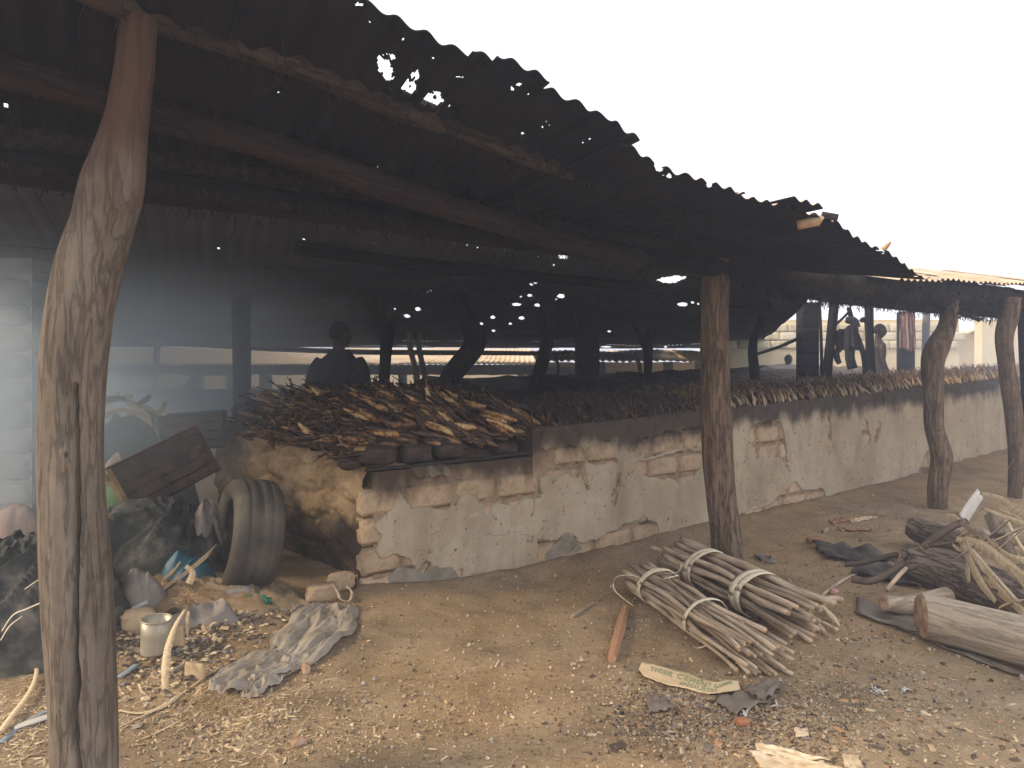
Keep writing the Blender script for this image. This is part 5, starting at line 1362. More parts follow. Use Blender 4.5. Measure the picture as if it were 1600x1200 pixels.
rib('plantain_strip', 'bent dry strip forming a loop beside the blue plastic', 'dry strip', [(236, 925, 4.2), (255, 920, 4.25), (272, 908, 4.3), (296, 890, 4.35), (322, 868, 4.4), (338, 850, 4.45)], [.03, .035, .03, .028, .03, .012], MT['fibre'], (.3, 0, 1), .2)
rib('plantain_strip', 'short bent dry strip left of the looped one', 'dry strip', [(252, 915, 4.28), (256, 905, 4.3), (268, 895, 4.33), (282, 878, 4.36)], [.03, .03, .03, .015], MT['fibre'], (.3, 0, 1), .2)
rib('plantain_strip', 'folded upright dry strip between the loops', 'dry strip', [(294, 912, 4.25), (300, 895, 4.27), (290, 885, 4.28)], [.05, .04, .03], MT['fibre'], (1, 0, .2), .3)
rib('plantain_strip', 'narrow dry strip leading up to the green net', 'dry strip', [(352, 978), (362, 962), (372, 945), (379, 938)], [.012, .03, .03, .02], MT['fibre'], None, .4, .03)
rib('plantain_strip', 'long thin fibre strip running from the nearest post under the grey cloth', 'dry strip', [(186, 1116), (220, 1117), (255, 1105), (285, 1085), (330, 1055), (365, 1035)], [.012, .02, .035, .015, .01, .006], MT['fibre'], None, .3, .012)
rib('plantain_strip', 'second thin fibre strip below the first one by the nearest post', 'dry strip', [(186, 1140), (215, 1125), (245, 1110), (262, 1098)], [.006, .01, .014, .008], MT['fibre'], None, .3, .012)
rib('plantain_strip', 'thin straw lying alone below the grey cloth', 'dry strip', [(212, 1160), (245, 1145), (285, 1127)], [.006, .01, .006], MT['fibre'], None, .3, .008)
rib('plantain_strip', 'pale stalk on the straw left of the nearest post', 'dry strip', [(48, 1028), (56, 1045), (56, 1065), (45, 1095), (20, 1125), (0, 1150)], [.012, .018, .02, .025, .03, .03], MT['fibre'], None, .3, .03)
rib('white_strip', 'flat off-white board strip left of the nearest post', 'board', [(22, 1138), (50, 1130), (84, 1120)], [.035, .045, .045], MT['white_board'], None, 0, .012, th=.006)
rib('blue_strip', 'narrow faded blue plastic strip left of the nearest post', 'plastic strip', [(0, 1158), (30, 1135), (60, 1118), (84, 1108)], [.03, .03, .03, .03], simple('faded_blue', [(.2, .25, .28), (.32, .37, .40)], 8, 40, .3, .003), None, .2, .006)
rib('blue_strip', 'short faded blue plastic strip right of the nearest post', 'plastic strip', [(184, 1065), (200, 1055), (212, 1046)], [.03, .035, .03], bpy.data.materials['faded_blue'], None, .2, .02)
rib('grey_board', 'long grey weathered board under the big dark sack', 'board', [(-30, 1045), (20, 1035), (70, 1015)], [.10, .11, .10], MT['tarp_grey'], None, 0, .02, th=.02)
rib('white_tube', 'short rolled white plastic sleeve lying on the grey rag', 'tube', [(204, 950, 3.95), (216, 943, 3.98), (230, 936, 4.0)], [.045, .045, .045], MT['white_plastic'], None, .7)
# frayed husk
V = []; F = []
rh = random.Random(9); cc = P(292, 936, 3.75)
for i in range(420):
    a = rh.uniform(0, 6.28); rr_ = rh.uniform(.012, .06)*(.6+.4*rh.random())
    p = cc+Vector((math.cos(a)*rr_*1.2, rh.uniform(-.02, .02), math.sin(a)*rr_*.8)); d = Vector((math.cos(a), rh.gauss(-.3, .4), math.sin(a)*.8+rh.gauss(0, .3))).normalized()*rh.uniform(.01, .03)
    s_ = Vector((rh.gauss(0, 1), rh.gauss(0, 1), rh.gauss(0, 1))).normalized()*.003; o = len(V)
    V += [p-s_, p+s_, p+d, p+s_.cross(d)*40]; F += [(o, o+1, o+2), (o, o+2, o+3)]
tag(mesh('frayed_husk', V, F, MT['cut_wood']), 'frayed round husk end on top of the pale strip beside the tin can', 'husk')
# green net scrap
e = thing('green_net_scrap', 'tangled scrap of bright green netting right of the tyre foot', 'netting', tuple(G(400, 942)))
for i in range(16):
    q = [(380+rh.uniform(-4, 6), 930+rh.uniform(-4, 4)), (392+rh.uniform(-5, 5), 940+rh.uniform(-6, 6)), (405+rh.uniform(-6, 6), 942+rh.uniform(-7, 7)), (418+rh.uniform(-5, 9), 948+rh.uniform(-5, 5))]
    V, F = ribbon([G(a, b, .01+rh.uniform(0, .045)) for a, b in q], rh.uniform(.012, .03), None, .002, 6, .6); mesh('strand', V, F, MT['green_net'], e, smooth=True)
# husk blocks, cobbles, chunks
def chunk(name, label, cat, px, py, sx, sy, sz, mat, seed=0.0, rot=0.0, amp=.2, bx_=.5, dz=None, sub=3, group=None, tilt=0.0):
    q = G(px, py); V, F = rock(sub, sx, sy, sz, amp, seed, bx_)
    m = Matrix.Translation(q+Vector((0, 0, sz*.75 if dz is None else dz))) @ Matrix.Rotation(rot, 4, 'Z') @ Matrix.Rotation(tilt, 4, 'Y')
    o = mesh(name, V, F, mat, None, m, smooth=True, local=True); return tag(o, label, cat, group)
chunk('mud_brick_lump', 'broken mud brick with a dark end lying at the foot of the oven corner', 'brick', 503, 938, .115, .07, .065, MT['mud_brick'], 2.0, R(20), .16, .75)
chunk('mud_brick_lump', 'pale crumbly mud lump wrapped by a dry vine at the oven corner', 'mud lump', 533, 922, .10, .07, .07, MT['mud_brick'], 5.0, R(50), .3, .4)
rib('dry_vine', 'dry vine curling round the mud lumps at the oven corner', 'vine', [(520, 912, 4.45), (528, 925, 4.40), (532, 935, 4.36), (545, 938, 4.36), (550, 925, 4.42), (542, 915, 4.46)], .018, MT['stick'], None, .3)
chunk('stone', 'brown rounded stone in the rubbish below the tyre', 'stone', 372, 935, .09, .06, .045, MT['tarp_grey'], 7.0, .3)
chunk('wooden_offcut', 'curved pale wooden offcut behind the tin can', 'wood', 218, 985, .10, .05, .07, MT['card'], 8.0, .3, .2, .6)
chunk('card_scrap', 'brown cardboard scrap right of the tin can', 'cardboard', 276, 1010, .045, .02, .07, MT['card'], 18.0, .3, .1, .8)
chunk('card_scrap', 'brown card square leaning at the left end of the grey cloth', 'cardboard', 305, 1060, .07, .012, .05, MT['card'], 11.0, -.3, .08, .9)
chunk('rusty_lump', 'small reddish brown dried husk alone on the open ground', 'husk', 466, 1166, .033, .02, .018, MT['cut_brown'], 21.0, .6)
chunk('brown_stone', 'small dark brown stone beside the end of the grey cloth', 'stone', 478, 1052, .022, .03, .03, MT['cut_brown'], 23.0, .6)
chunk('wood_scrap', 'reddish wood scrap near the green netting', 'wood', 345, 948, .10, .03, .012, MT['chip_red'], 24.0, .2, .1, .9)
# the long grey cloth
def cloth_strip(name, label, cat, path, wds, mat, fold=.03, nf_=3, seed=1.0, nu=130, nv=44, cat2=None):
    S = catmull([tuple(G(a, b))[:2]+(w,) for (a, b), w in zip(path, wds)], 12)
    n = len(S)
    def f(u, v):
        k = u*(n-1); i = min(int(k), n-2); q = S[i]+(S[i+1]-S[i])*(k-i)
        d = Vector((S[i+1][0]-S[i][0], S[i+1][1]-S[i][1])).normalized(); nn = Vector((-d.y, d.x))
        wv_ = .12*nz(u*6, seed, 3)
        vv = (v-.5)*2*(1+.16*nz(u*7+seed, round(v), 1)*abs((v-.5)*2)+.05*nz(u*26+seed, round(v), 1)*abs((v-.5)*2)**3)
        x = q[0]+nn.x*(vv+wv_)*q[2]; y = q[1]+nn.y*(vv+wv_)*q[2]
        ph = v*nf_*math.pi*2+2.2*nz(u*3, seed, 5)+1.2*nz(u*7, v*3, seed)
        z = fold*(abs(math.sin(ph*.5))**.7)*(.25+1.1*abs(nz(u*4, v*2, seed+2)))+.016*(1-abs(nz(u*4+v*2, v*4-u*3, seed))*3)+.006*(1-3*abs(nz(u*11+v*5, v*9, seed+4)))
        z = max(z, .004)*sstep(1.12, .8, abs(vv))*sstep(0, .04, u)*sstep(1, .97, u)
        return Vector((x, y, gh(x, y)+.010+max(0, z)))
    V, F = grid(nu, nv, f); o = mesh(name, V, F, mat, smooth=True); return tag(o, label, cat)
cloth_strip('grey_cloth_strip', 'long twisted dirty grey cloth lying on the ground left of the oven corner', 'cloth', [(524, 946), (510, 965), (492, 990), (465, 1022), (425, 1042), (385, 1060), (352, 1076), (336, 1085)], [.14, .19, .20, .17, .15, .14, .10, .05], MT['tarp_cloth'], .042, 2.6, 3.0, 220, 110)
cloth_strip('grey_cloth_strip', 'frayed lower tail of the dirty grey cloth pointing at the viewer', 'cloth', [(462, 1025), (430, 1050), (408, 1072), (390, 1092)], [.12, .10, .08, .04], MT['tarp_cloth'], .03, 2.4, 6.0, 120, 60)
# ------------------------------------------------------------------ stick bundles
def bundle(label, A, B, rad, n, rr, spread, mat, seed, bands, extra=0, tied='flat'):
    r = random.Random(seed); A = Vector(A); B = Vector(B)
    e = thing('stick_bundle', label, 'stick bundle', tuple((A+B)/2))
    d = (B-A).normalized(); side = d.cross(Vector((0, 0, 1))).normalized(); up = side.cross(d); L = (B-A).length
    pts_ = []
    tries = 0
    while len(pts_) < n and tries < 9000:
        tries += 1
        a, b = r.uniform(-1, 1), r.uniform(-.72, .8)
        if a*a+b*b > 1: continue
        rr_ = r.uniform(*rr)
        if all(math.hypot((a-c)*rad, (b-d_)*rad) > (rr_+q)*.9 for c, d_, q in pts_): pts_.append((a, b, rr_))
    for i, (a, b, q) in enumerate(pts_):
        l0 = r.uniform(-.06, .05); l1 = L+r.uniform(-.10, .10)
        tw = r.gauss(0, .25); P_ = []
        for k in range(7):
            f = k/6; s_ = 1+spread*(abs(f-.45)*2)**2
            an = tw*(f-.5)
            aa = (a*math.cos(an)-b*math.sin(an))*rad*s_; bb = (a*math.sin(an)+b*math.cos(an))*rad*(1+.3*spread*f)
            kink = .014*math.sin(k*1.7+i*2.3)
            c = A+d*(l0+(l1-l0)*f)+side*(aa+kink+r.gauss(0, .004))+up*(bb+.008*math.cos(k*2.1+i))
            c.z = max(c.z, gh(c.x, c.y)+q)
            P_.append(tuple(c)+(q*(1.12-.35*f)*(1+.16*r.uniform(-1, 1)),))
        V, F = tube(P_, 8, 3, .10, 18, 0, True, i)
        nV = len(F); fm = [0]*(nV-2)+[1, 1]
        me = mesh('stick', V, F, [MT[mat], MT['cut_wood']], e, frameto(P_[0][:3], d) , smooth=True, fm=fm)
    for (f, wd, cnt, tilt) in bands:
        for c_ in range(cnt):
            c = A+d*(L*f+c_*wd*.9)
            m = []
            for k in range(25):
                an = 2*math.pi*k/24+.3*c_; s_ = 1+spread*(abs(f-.45)*2)**2
                p = c+side*(math.cos(an)*(rad*s_+rr[1]+.006))+up*(math.sin(an)*(rad*.86+rr[1]+.006))+d*(tilt*math.sin(an)+.01*nz(an, c_, seed))
                g_ = gh(p.x, p.y)+.004
                if p.z < g_: p.z = g_
                m.append(p)
            V = []; F = []
            for k, p in enumerate(m):
                h = wd*.5*(1+.25*nz(k*.6, c_, seed)); o_ = (p-c).normalized()
                V += [p-d*h, p+o_*.004, p+d*h]
            for k in range(24):
                for j in range(2): F.append((k*3+j, k*3+j+1, (k+1)*3+j+1, (k+1)*3+j))
            mesh('binding', *thick((V, F), (.001, .001, .002)), MT['fibre_pale'], e, smooth=True)
    return e, A, B, d, side, up, L
a, b = G(1003, 930), G(1195, 1058)
e, A, B, d, side, up, L = bundle('tied bundle of thin sticks lying nearest the printed paper strip', a+Vector((0, 0, .135)), b+Vector((0, 0, .10)), .115, 30, (.011, .017), .35, 'stick', 5, [(.17, .03, 2, .02), (.60, .035, 1, .03)])
def tie(e, pts, wd, r0=1):
    V, F = ribbon([P(*q) for q in pts], wd, None, .002, 6, .3); mesh('binding_end', V, F, MT['fibre_pale'], e, smooth=True)
tie(e, [(1008, 905, 4.6), (985, 898, 4.65), (962, 902, 4.7), (960, 920, 4.7), (975, 935, 4.65), (992, 948, 4.6), (1005, 962, 4.5)], .014)
tie(e, [(1008, 905, 4.6), (1030, 896, 4.6), (1058, 894, 4.55), (1065, 880, 4.55)], .012)
tie(e, [(1020, 908, 4.55), (1040, 903, 4.5), (1060, 898, 4.5)], .02)
tie(e, [(1118, 990, 3.9), (1135, 978, 3.9), (1158, 972, 3.9), (1178, 976, 3.9)], .014)
tie(e, [(1118, 990, 3.9), (1108, 1005, 3.85), (1090, 1012, 3.85), (1082, 1008, 3.85)], .012)
for q in ([(1150, 990, 3.75), (1160, 1030, 3.65), (1150, 1058, 3.58)], [(1165, 1005, 3.7), (1185, 1040, 3.6), (1190, 1050, 3.58)], [(1160, 1050, 3.62), (1185, 1060, 3.55), (1205, 1078, 3.5)]):
    V, F = tube([tuple(P(*w_))+(.013,) for w_ in q], 8, 4, .1, 12); mesh('stick', V, F, [MT['stick'], MT['cut_wood']], e, smooth=True, fm=[0]*(len(F)-2)+[1, 1])
a, b = G(1055, 900), G(1262, 1000)
e, A, B, d, side, up, L = bundle('tied bundle of thicker sticks with broad pale bands at the foot of the brown post', a+Vector((0, 0, .16)), b+Vector((0, 0, .13)), .135, 21, (.017, .026), .25, 'stick', 9, [(.28, .05, 2, .03), (.66, .06, 2, .02)])
for q, rr_ in (([(1018, 855, 5.35), (1060, 870, 5.2), (1110, 885, 5.0), (1200, 905, 4.8)], .017), ([(1072, 855, 5.4), (1120, 868, 5.25), (1180, 888, 5.0), (1240, 918, 4.75)], .016), ([(1262, 955, 4.2), (1285, 985, 4.05), (1305, 1015, 3.85)], .016), ([(1230, 940, 4.4), (1270, 965, 4.2), (1310, 985, 4.05)], .012), ([(1190, 960, 4.3), (1220, 985, 4.15), (1240, 1000, 4.1)], .016)):
    V, F = tube([tuple(P(*w_))+(rr_,) for w_ in q], 8, 4, .1, 12); mesh('stick', V, F, [MT['stick'], MT['cut_wood']], e, smooth=True, fm=[0]*(len(F)-2)+[1, 1])
# dry leaves and fibre between the bundle ends
for i, q in enumerate([[(1245, 965, 4.2), (1275, 975, 4.1), (1290, 1000, 4.0)], [(1215, 1005, 4.0), (1250, 1020, 3.95), (1290, 1018, 3.95)], [(1200, 1010, 3.98), (1230, 1035, 3.85), (1245, 1030, 3.85), (1247, 1022, 3.85)], [(1255, 925, 4.4), (1262, 945, 4.3), (1258, 965, 4.2)], [(1280, 940, 4.3), (1300, 960, 4.2), (1312, 978, 4.1)]]):
    V, F = ribbon([P(*w_) for w_ in q], [.01, .045, .01][:len(q)]+[.01]*(len(q)-3), None, .002, 6, .5)
    tag(mesh('dry_leaf', V, F, MT['fibre'], smooth=True), ['curled dry leaf strip hanging off the right end of the thicker stick bundle', 'long dry leaf strip on the ground between the two bundle ends', 'looped dry leaf strip beside the thin bundle', 'small dry leaf on top of the thicker bundle end', 'dry leaf strip at the far right tip of the thicker bundle'][i], 'dry leaf', 'dry leaf strips at the bundle ends')
# splintered stake
q0, q1 = P(978, 948, 4.55), G(956, 1032, .02)
V, F = tube([tuple(q1)+(.026,), tuple(q0.lerp(q1, .5))+(.034,), tuple(q0)+(.02,)], 5, 4, .12, 9, .1)
tag(mesh('wooden_stake', V, F, MT['chip_red'], None, frameto(q1, q0-q1)), 'reddish splintered stake propped under the near end of the thin stick bundle', 'stake')
# ------------------------------------------------------------------ printed paper strip
e = thing('paper_strip', 'torn brown paper strip printed TIGER CEMENT GAMBIA INDUSTRY lying on the ground', 'paper strip', tuple(G(1078, 1065)))
ptop = [(1003, 1039), (1012, 1042), (1030, 1046), (1050, 1050), (1074, 1053), (1092, 1060), (1110, 1066), (1122, 1071), (1133, 1070), (1140, 1067), (1153, 1070)]
pbot = [(998, 1050), (1006, 1063), (1024, 1070), (1038, 1073), (1060, 1075), (1084, 1081), (1104, 1086), (1120, 1088), (1132, 1089), (1145, 1089), (1157, 1086)]
def pap(u, v):
    k = u*10; a = (np.interp(k, range(11), [p[0] for p in ptop]), np.interp(k, range(11), [p[1] for p in ptop])); b_ = (np.interp(k, range(11), [p[0] for p in pbot]), np.interp(k, range(11), [p[1] for p in pbot]))
    x = a[0]+(b_[0]-a[0])*v+.9*nz(u*25, 3, v*2); y = a[1]+(b_[1]-a[1])*v+.9*nz(u*25, 8, round(v))*(v in (0, 1))
    q = G(x, y); q.z += .018+.010*math.sin(u*9)+.008*nz(u*5, v*2, 3)+.006*sstep(.12, 0, u)
    return q
V, F = grid(60, 10, pap); mesh('paper', *thick((V, F), (0, 0, -.002)), MT['kraft'], e, smooth=True)
def lettering(txt, u0, u1, v0, v1):
    cu = bpy.data.curves.new('lettering', 'FONT'); cu.body = txt; cu.size = 1; cu.resolution_u = 2; cu.space_character = 1.12; cu.offset = .03
    o = bpy.data.objects.new('t', cu); COL.objects.link(o); bpy.context.view_layer.update()
    me = bpy.data.meshes.new_from_object(o.evaluated_get(bpy.context.evaluated_depsgraph_get())); bpy.data.objects.remove(o)
    import bmesh
    bm = bmesh.new(); bm.from_mesh(me); bmesh.ops.triangulate(bm, faces=bm.faces)
    xs = [v.co.x for v in bm.verts]; x0_, x1_ = min(xs), max(xs)
    V = []
    for v in bm.verts:
        u = u0+(u1-u0)*(v.co.x-x0_)/(x1_-x0_); vv = v1+(v0-v1)*(v.co.y/.72)
        q = pap(u, min(.999, max(.001, vv))); V.append(q+Vector((0, 0, .0022)))
    F = [tuple(v.index for v in f.verts) for f in bm.faces]; bm.free()
    o = mesh('lettering', V, F, MT['print_green'], e); return o
lettering('TIGER CEMENT GAMBIA', .13, .92, .20, .50); lettering('INDUSTRY', .40, .71, .62, .88)
# ------------------------------------------------------------------ slipper
def slipper():
    q = G(1196, 874, .004); d = (G(1218, 888)-G(1172, 862)); e = thing('flip_flop', 'old flip-flop slipper lying near the foot of the brown post', 'slipper', tuple(q), frameto((0, 0, 0), d).to_3x3().to_4x4())
    V = []; F = []; n = 28
    out = []
    for i in range(n):
        a = 2*math.pi*i/n; x = math.cos(a)*.15; y = math.sin(a)*(.052 if x < 0 else .062)*(1-.18*math.exp(-((x+.01)/.05)**2)); out.append((x, y))
    for z in (0, .018): V += [(x, y, z+.012*max(0, x/.15)**2) for x, y in out]
    F = [tuple(range(n-1, -1, -1)), tuple(range(n, 2*n))]+[(i, (i+1) % n, n+(i+1) % n, n+i) for i in range(n)]
    mesh('sole', V, F, MT['tarp_grey'], e, FR[e], local=True)
    for sg in (-1, 1):
        V, F = ribbon([Vector((.08, 0, .03)), Vector((.04, sg*.022, .042)), Vector((-.02, sg*.05, .02))], .012, None, .004, 5); mesh('strap', V, F, MT['dark_sheet'], e, FR[e], local=True)
slipper()
# ------------------------------------------------------------------ logs
def log(label, pl, matb, cutm, n=36, k=9, amp=.05, ridge=.05, seed=0.0, group='cut logs at the right', name='log', bevel=0.0):
    pts_ = [tuple(p) for p in pl]
    e = thing(name, label, 'log', pts_[0][:3], group=group)
    V, F = tube(pts_, n, k, amp, 3, ridge, False, seed)
    ax_ = (Vector(pts_[-1][:3])-Vector(pts_[0][:3]))
    if bevel:
        a_ = ax_.normalized(); c0 = Vector(pts_[0][:3]); nn = Vector((-c0.x, -c0.y, .35)); nn = (nn-a_*nn.dot(a_)).normalized()
        for i_ in range(len(V)):
            r_ = Vector(V[i_])-c0; f_ = max(0, 1-r_.dot(a_)/.5); V[i_] = Vector(V[i_])+a_*(bevel*r_.dot(nn)+bevel*.10)*f_
    mesh('bark', V, F, MT[matb], e, Matrix.Translation(Vector(pts_[0][:3])) @ ax_.to_track_quat('Z', 'Y').to_matrix().to_4x4(), smooth=True)
    m = len(V)//n
    for idx_, sg in ((0, -1), (m-1, 1)):
        ring = V[idx_*n:(idx_+1)*n]; c = sum((Vector(r) for r in ring), Vector())/n; dd = ax_.normalized()*sg
        VV = list(ring); FF = []
        for q, (f, dep) in enumerate(((.86, .012), (.5, .016), (.2, .01))): VV += [c+(Vector(r)-c)*f+dd*(dep+.006*nz(r[0]*30, r[2]*30, f*9)) for r in ring]
        VV.append(c+dd*.012)
        for q in range(3):
            for j in range(n): FF.append((q*n+j, q*n+(j+1) % n, (q+1)*n+(j+1) % n, (q+1)*n+j))
        for j in range(n): FF.append((3*n+j, 3*n+(j+1) % n, 4*n))
        if sg < 0: FF = [f[::-1] for f in FF]
        mesh('cut_end', VV, [f[::-1] for f in FF], MT[cutm], e)
    return e
g0 = G(1450, 985); g0 = Vector((g0.x, g0.y, 0)); 
log('large smooth pale log with a brown sawn end lying closest at the right edge', [(2.33, 4.0, .135, .125), (2.53, 3.77, .135, .128), (2.80, 3.43, .135, .130), (3.18, 2.95, .14, .135), (3.48, 2.6, .14, .135)], 'log_smooth', 'cut_brown', 44, 10, .05, .03, 1.0, bevel=.62)
log('rough dark-barked log lying right behind the large pale log', [tuple(P(1404, 872, 5.0))+(.05,), tuple(P(1420, 876, 4.98))+(.10,), tuple(P(1470, 893, 4.85))+(.155,), tuple(P(1560, 930, 4.45))+(.165,), tuple(P(1680, 980, 4.0))+(.16,)], 'bark_log', 'cut_brown', 44, 12, .10, .09, 4.0)
log('short dark log with a rounded end at the back of the log pile', [tuple(P(1418, 822, 6.0))+(.07,), tuple(P(1432, 826, 5.95))+(.10,), tuple(P(1470, 840, 5.7))+(.11,), tuple(P(1520, 858, 5.4))+(.11,)], 'bark_log', 'cut_brown', 32, 10, .12, .08, 7.0)
log('thin grey log end poking out left of the large pale log', [tuple(P(1383, 942, 4.25))+(.05,), tuple(P(1420, 945, 4.28))+(.055,), tuple(P(1480, 930, 4.45))+(.05,)], 'log_smooth', 'cut_brown', 20, 8, .1, .05, 9.0)
log('pale barkless log slanting at the back right of the log pile', [tuple(P(1528, 832, 5.2))+(.05,), tuple(P(1548, 845, 5.1))+(.055,), tuple(P(1575, 868, 4.9))+(.055,), tuple(P(1600, 890, 4.7))+(.05,)], 'log_smooth', 'cut_wood', 20, 8, .1, .05, 11.0)
log('pale round log end at the right edge behind the palm strips', [tuple(P(1570, 840, 5.6))+(.07,), tuple(P(1640, 838, 5.5))+(.07,)], 'log_smooth', 'cut_wood', 20, 6, .1, .05, 12.0)
def stickt(label, pts, r, mat='stick', cut='cut_wood', group=None, name='stick', cat='stick'):
    PP = []
    for q in pts:
        p = G(q[0], q[1], r) if len(q) == 2 else P(q[0], q[1], q[2])
        PP.append(tuple(p)+((q[3] if len(q) > 3 else r),))
    V, F = tube(PP, 9, 5, .12, 9, 0, True, PP[0][0])
    dd = Vector(PP[-1][:3])-Vector(PP[0][:3])
    o = mesh(name, V, F, [MT[mat], MT[cut]], None, frameto(PP[0][:3], dd), smooth=True, fm=[0]*(len(F)-2)+[1, 1]); return tag(o, label, cat, group)
stickt('curved brown branch sticking out left of the dark log', [(1318, 882, 4.9), (1345, 880, 4.9), (1372, 873, 4.95), (1402, 866, 5.0)], .02, 'stick_dark')
stickt('thick pale curved branch low under the dark log', [(1330, 905, 4.65), (1360, 908, 4.62), (1385, 898, 4.68), (1410, 880, 4.8)], .024, 'stick_dark')
stickt('thin straight pale stick below the curved branches', [(1286, 932), (1318, 910), (1342, 898)], .011)
stickt('short forked stick propped under the dark log', [(1386, 922, 4.5), (1400, 905, 4.55), (1416, 888, 4.65)], .014)
stickt('brown stick resting on top of the dark log', [(1440, 857, 4.9), (1465, 838, 4.92), (1490, 822, 4.95), (1510, 815, 4.97)], .026, 'stick_dark')
stickt('thin red-brown stick lying level across the log pile', [(1450, 853, 4.75), (1500, 846, 4.72), (1540, 840, 4.7), (1568, 835, 4.68)], .012, 'stick_dark')
stickt('long thin peeled stick sloping down over the dark log', [(1512, 852, 4.5), (1545, 890, 4.3), (1590, 940, 4.1)], .012)
stickt('pale peeled stick at the far right of the log pile', [(1562, 900, 4.4), (1590, 905, 4.35), (1625, 908, 4.3)], .018, 'log_smooth')
stickt('stick lying by the ends of the thicker stick bundle', [(1270, 942, 4.3), (1300, 936, 4.32), (1318, 938, 4.3)], .02)
stickt('short dry stick lying left of the thin stick bundle', [(895, 965), (912, 955), (928, 946)], .013)
stickt('thin pale cane leaning at the right edge behind the logs', [(1572, 812, 5.2), (1590, 845, 5.0), (1604, 866, 4.9)], .012, 'fibre')
rib('white_plank', 'short bright white plank standing slanted on the log pile', 'plank', [(1504, 812, 5.3), (1518, 790, 5.4), (1532, 770, 5.5)], [.10, .10, .09], MT['white_board'], (1, .4, -.5), 0, th=.02)
for i, (q, wd, lab) in enumerate([([(1502, 845, 4.5), (1530, 905, 4.3), (1556, 940, 4.15)], [.05, .06, .03], 'long folded palm strip hanging down over the dark log'),
     ([(1494, 842, 4.5), (1530, 850, 4.45), (1570, 880, 4.3), (1610, 910, 4.2)], [.04, .07, .08, .07], 'broad palm strip running to the right edge over the logs'),
     ([(1532, 770, 5.4), (1565, 780, 5.3), (1590, 800, 5.2), (1610, 815, 5.1)], [.03, .05, .05, .04], 'arched palm strip behind the white plank'),
     ([(1512, 858, 4.5), (1512, 885, 4.42), (1514, 910, 4.35)], [.02, .06, .03], 'short hanging palm strip end over the dark log'),
     ([(1560, 950, 4.1), (1580, 942, 4.15), (1610, 938, 4.15)], [.03, .04, .03], 'short palm strip lying on the large pale log'),
     ([(1498, 838, 4.7), (1515, 832, 4.75), (1535, 840, 4.7), (1552, 862, 4.55)], [.02, .05, .05, .03], 'curled palm strip knotted on the log pile'),
     ([(1475, 805, 5.4), (1490, 808, 5.35), (1500, 815, 5.3)], [.03, .06, .05], 'small yellow palm scrap left of the white plank')]):
    rib('palm_strip', lab, 'palm strip', q, wd, MT['fibre'], (.2, -.5, 1), .06)
for i, (q, wd, lab) in enumerate([([(1545, 800, 5.0), (1570, 850, 4.7), (1600, 905, 4.4)], [.10, .12, .12], 'broad pale palm stalk slanting down at the right edge'),
     ([(1590, 790, 5.1), (1570, 806, 5.0), (1560, 830, 4.9)], [.02, .03, .02], 'thin palm strip crossing the pale stalk'),
     ([(1506, 842, 4.45), (1530, 880, 4.3), (1560, 915, 4.2), (1592, 948, 4.1)], [.015, .025, .02, .02], 'narrow palm strip parallel to the peeled stick'),
     ([(1535, 900, 4.4), (1560, 922, 4.3), (1610, 965, 4.05)], [.02, .05, .05], 'flat palm strip lying between the two big logs'),
     ([(1500, 830, 4.8), (1540, 856, 4.6), (1580, 872, 4.5), (1610, 876, 4.45)], [.02, .05, .06, .05], 'upper palm strip running level to the right edge'),
     ([(1575, 885, 4.4), (1590, 900, 4.35), (1604, 925, 4.2)], [.02, .06, .03], 'short twisted palm strip at the right edge'),
     ([(1488, 850, 4.6), (1500, 858, 4.55), (1520, 850, 4.55)], [.015, .03, .02], 'small curled palm strip on top of the dark log')]):
    rib('palm_strip', lab, 'palm strip', q, wd, MT['fibre'] if i else MT['log_smooth'], (.3, -.4, 1), .15)
rq = random.Random(21)
for i in range(13):
    x0_, y0_ = rq.uniform(1490, 1600), rq.uniform(790, 880); an = rq.uniform(.3, 1.1)*(1 if rq.random() > .25 else -1); l = rq.uniform(60, 150)
    d0 = 4.9-(y0_-800)*.008; x1_, y1_ = x0_+math.cos(an)*l, y0_+math.sin(an)*l; d1 = 4.9-(y1_-800)*.0075
    V, F = ribbon([P(x0_, y0_, d0), P((x0_+x1_)/2+rq.uniform(-4, 4), (y0_+y1_)/2+rq.uniform(-4, 4), (d0+d1)/2), P(x1_, y1_, d1)], [rq.uniform(.01, .02), rq.uniform(.018, .04), rq.uniform(.008, .02)], (.3, -.3, 1), .003, 5, .15)
    tag(mesh('palm_splint', V, F, MT[rq.choice(['fibre', 'fibre', 'chip', 'stick'])], smooth=True), 'thin straight pale palm splint strewn over the log pile at the right', 'palm splint', 'palm splints over the log pile')
# sheets lying on the ground at the right
def gsheet(name, label, cat, poly, mat, curl=.02, dz=.012, seed=1.0, th=-.006, n=26):
    A, B, C_, D = poly   # corners: u along A->B, v A->D
    def f(u, v):
        x = (A[0]*(1-u)+B[0]*u)*(1-v)+(D[0]*(1-u)+C_[0]*u)*v+3*nz(u*6, v*6, seed)
        y = (A[1]*(1-u)+B[1]*u)*(1-v)+(D[1]*(1-u)+C_[1]*u)*v+2*nz(u*6, v*6, seed+4)
        q = G(x, y); q.z += dz+curl*abs(nz(u*3, v*3, seed))+curl*.8*(v-.5)**2; return q
    V, F = grid(n, 10, f); o = mesh(name, *thick((V, F), (0, 0, th)), mat, smooth=True); return tag(o, label, cat)
gsheet('fibre_sheet', 'long grey-brown fibre board strip under the sawn end of the large log', 'board', [(1338, 938), (1470, 985), (1560, 1035), (1340, 962)], MT['grey_sheet'], .05)
gsheet('fibre_sheet', 'lower narrow grey strip running to the right under the large log', 'board', [(1372, 966), (1500, 1005), (1640, 1078), (1470, 1012)], MT['grey_sheet'], .03, seed=4)
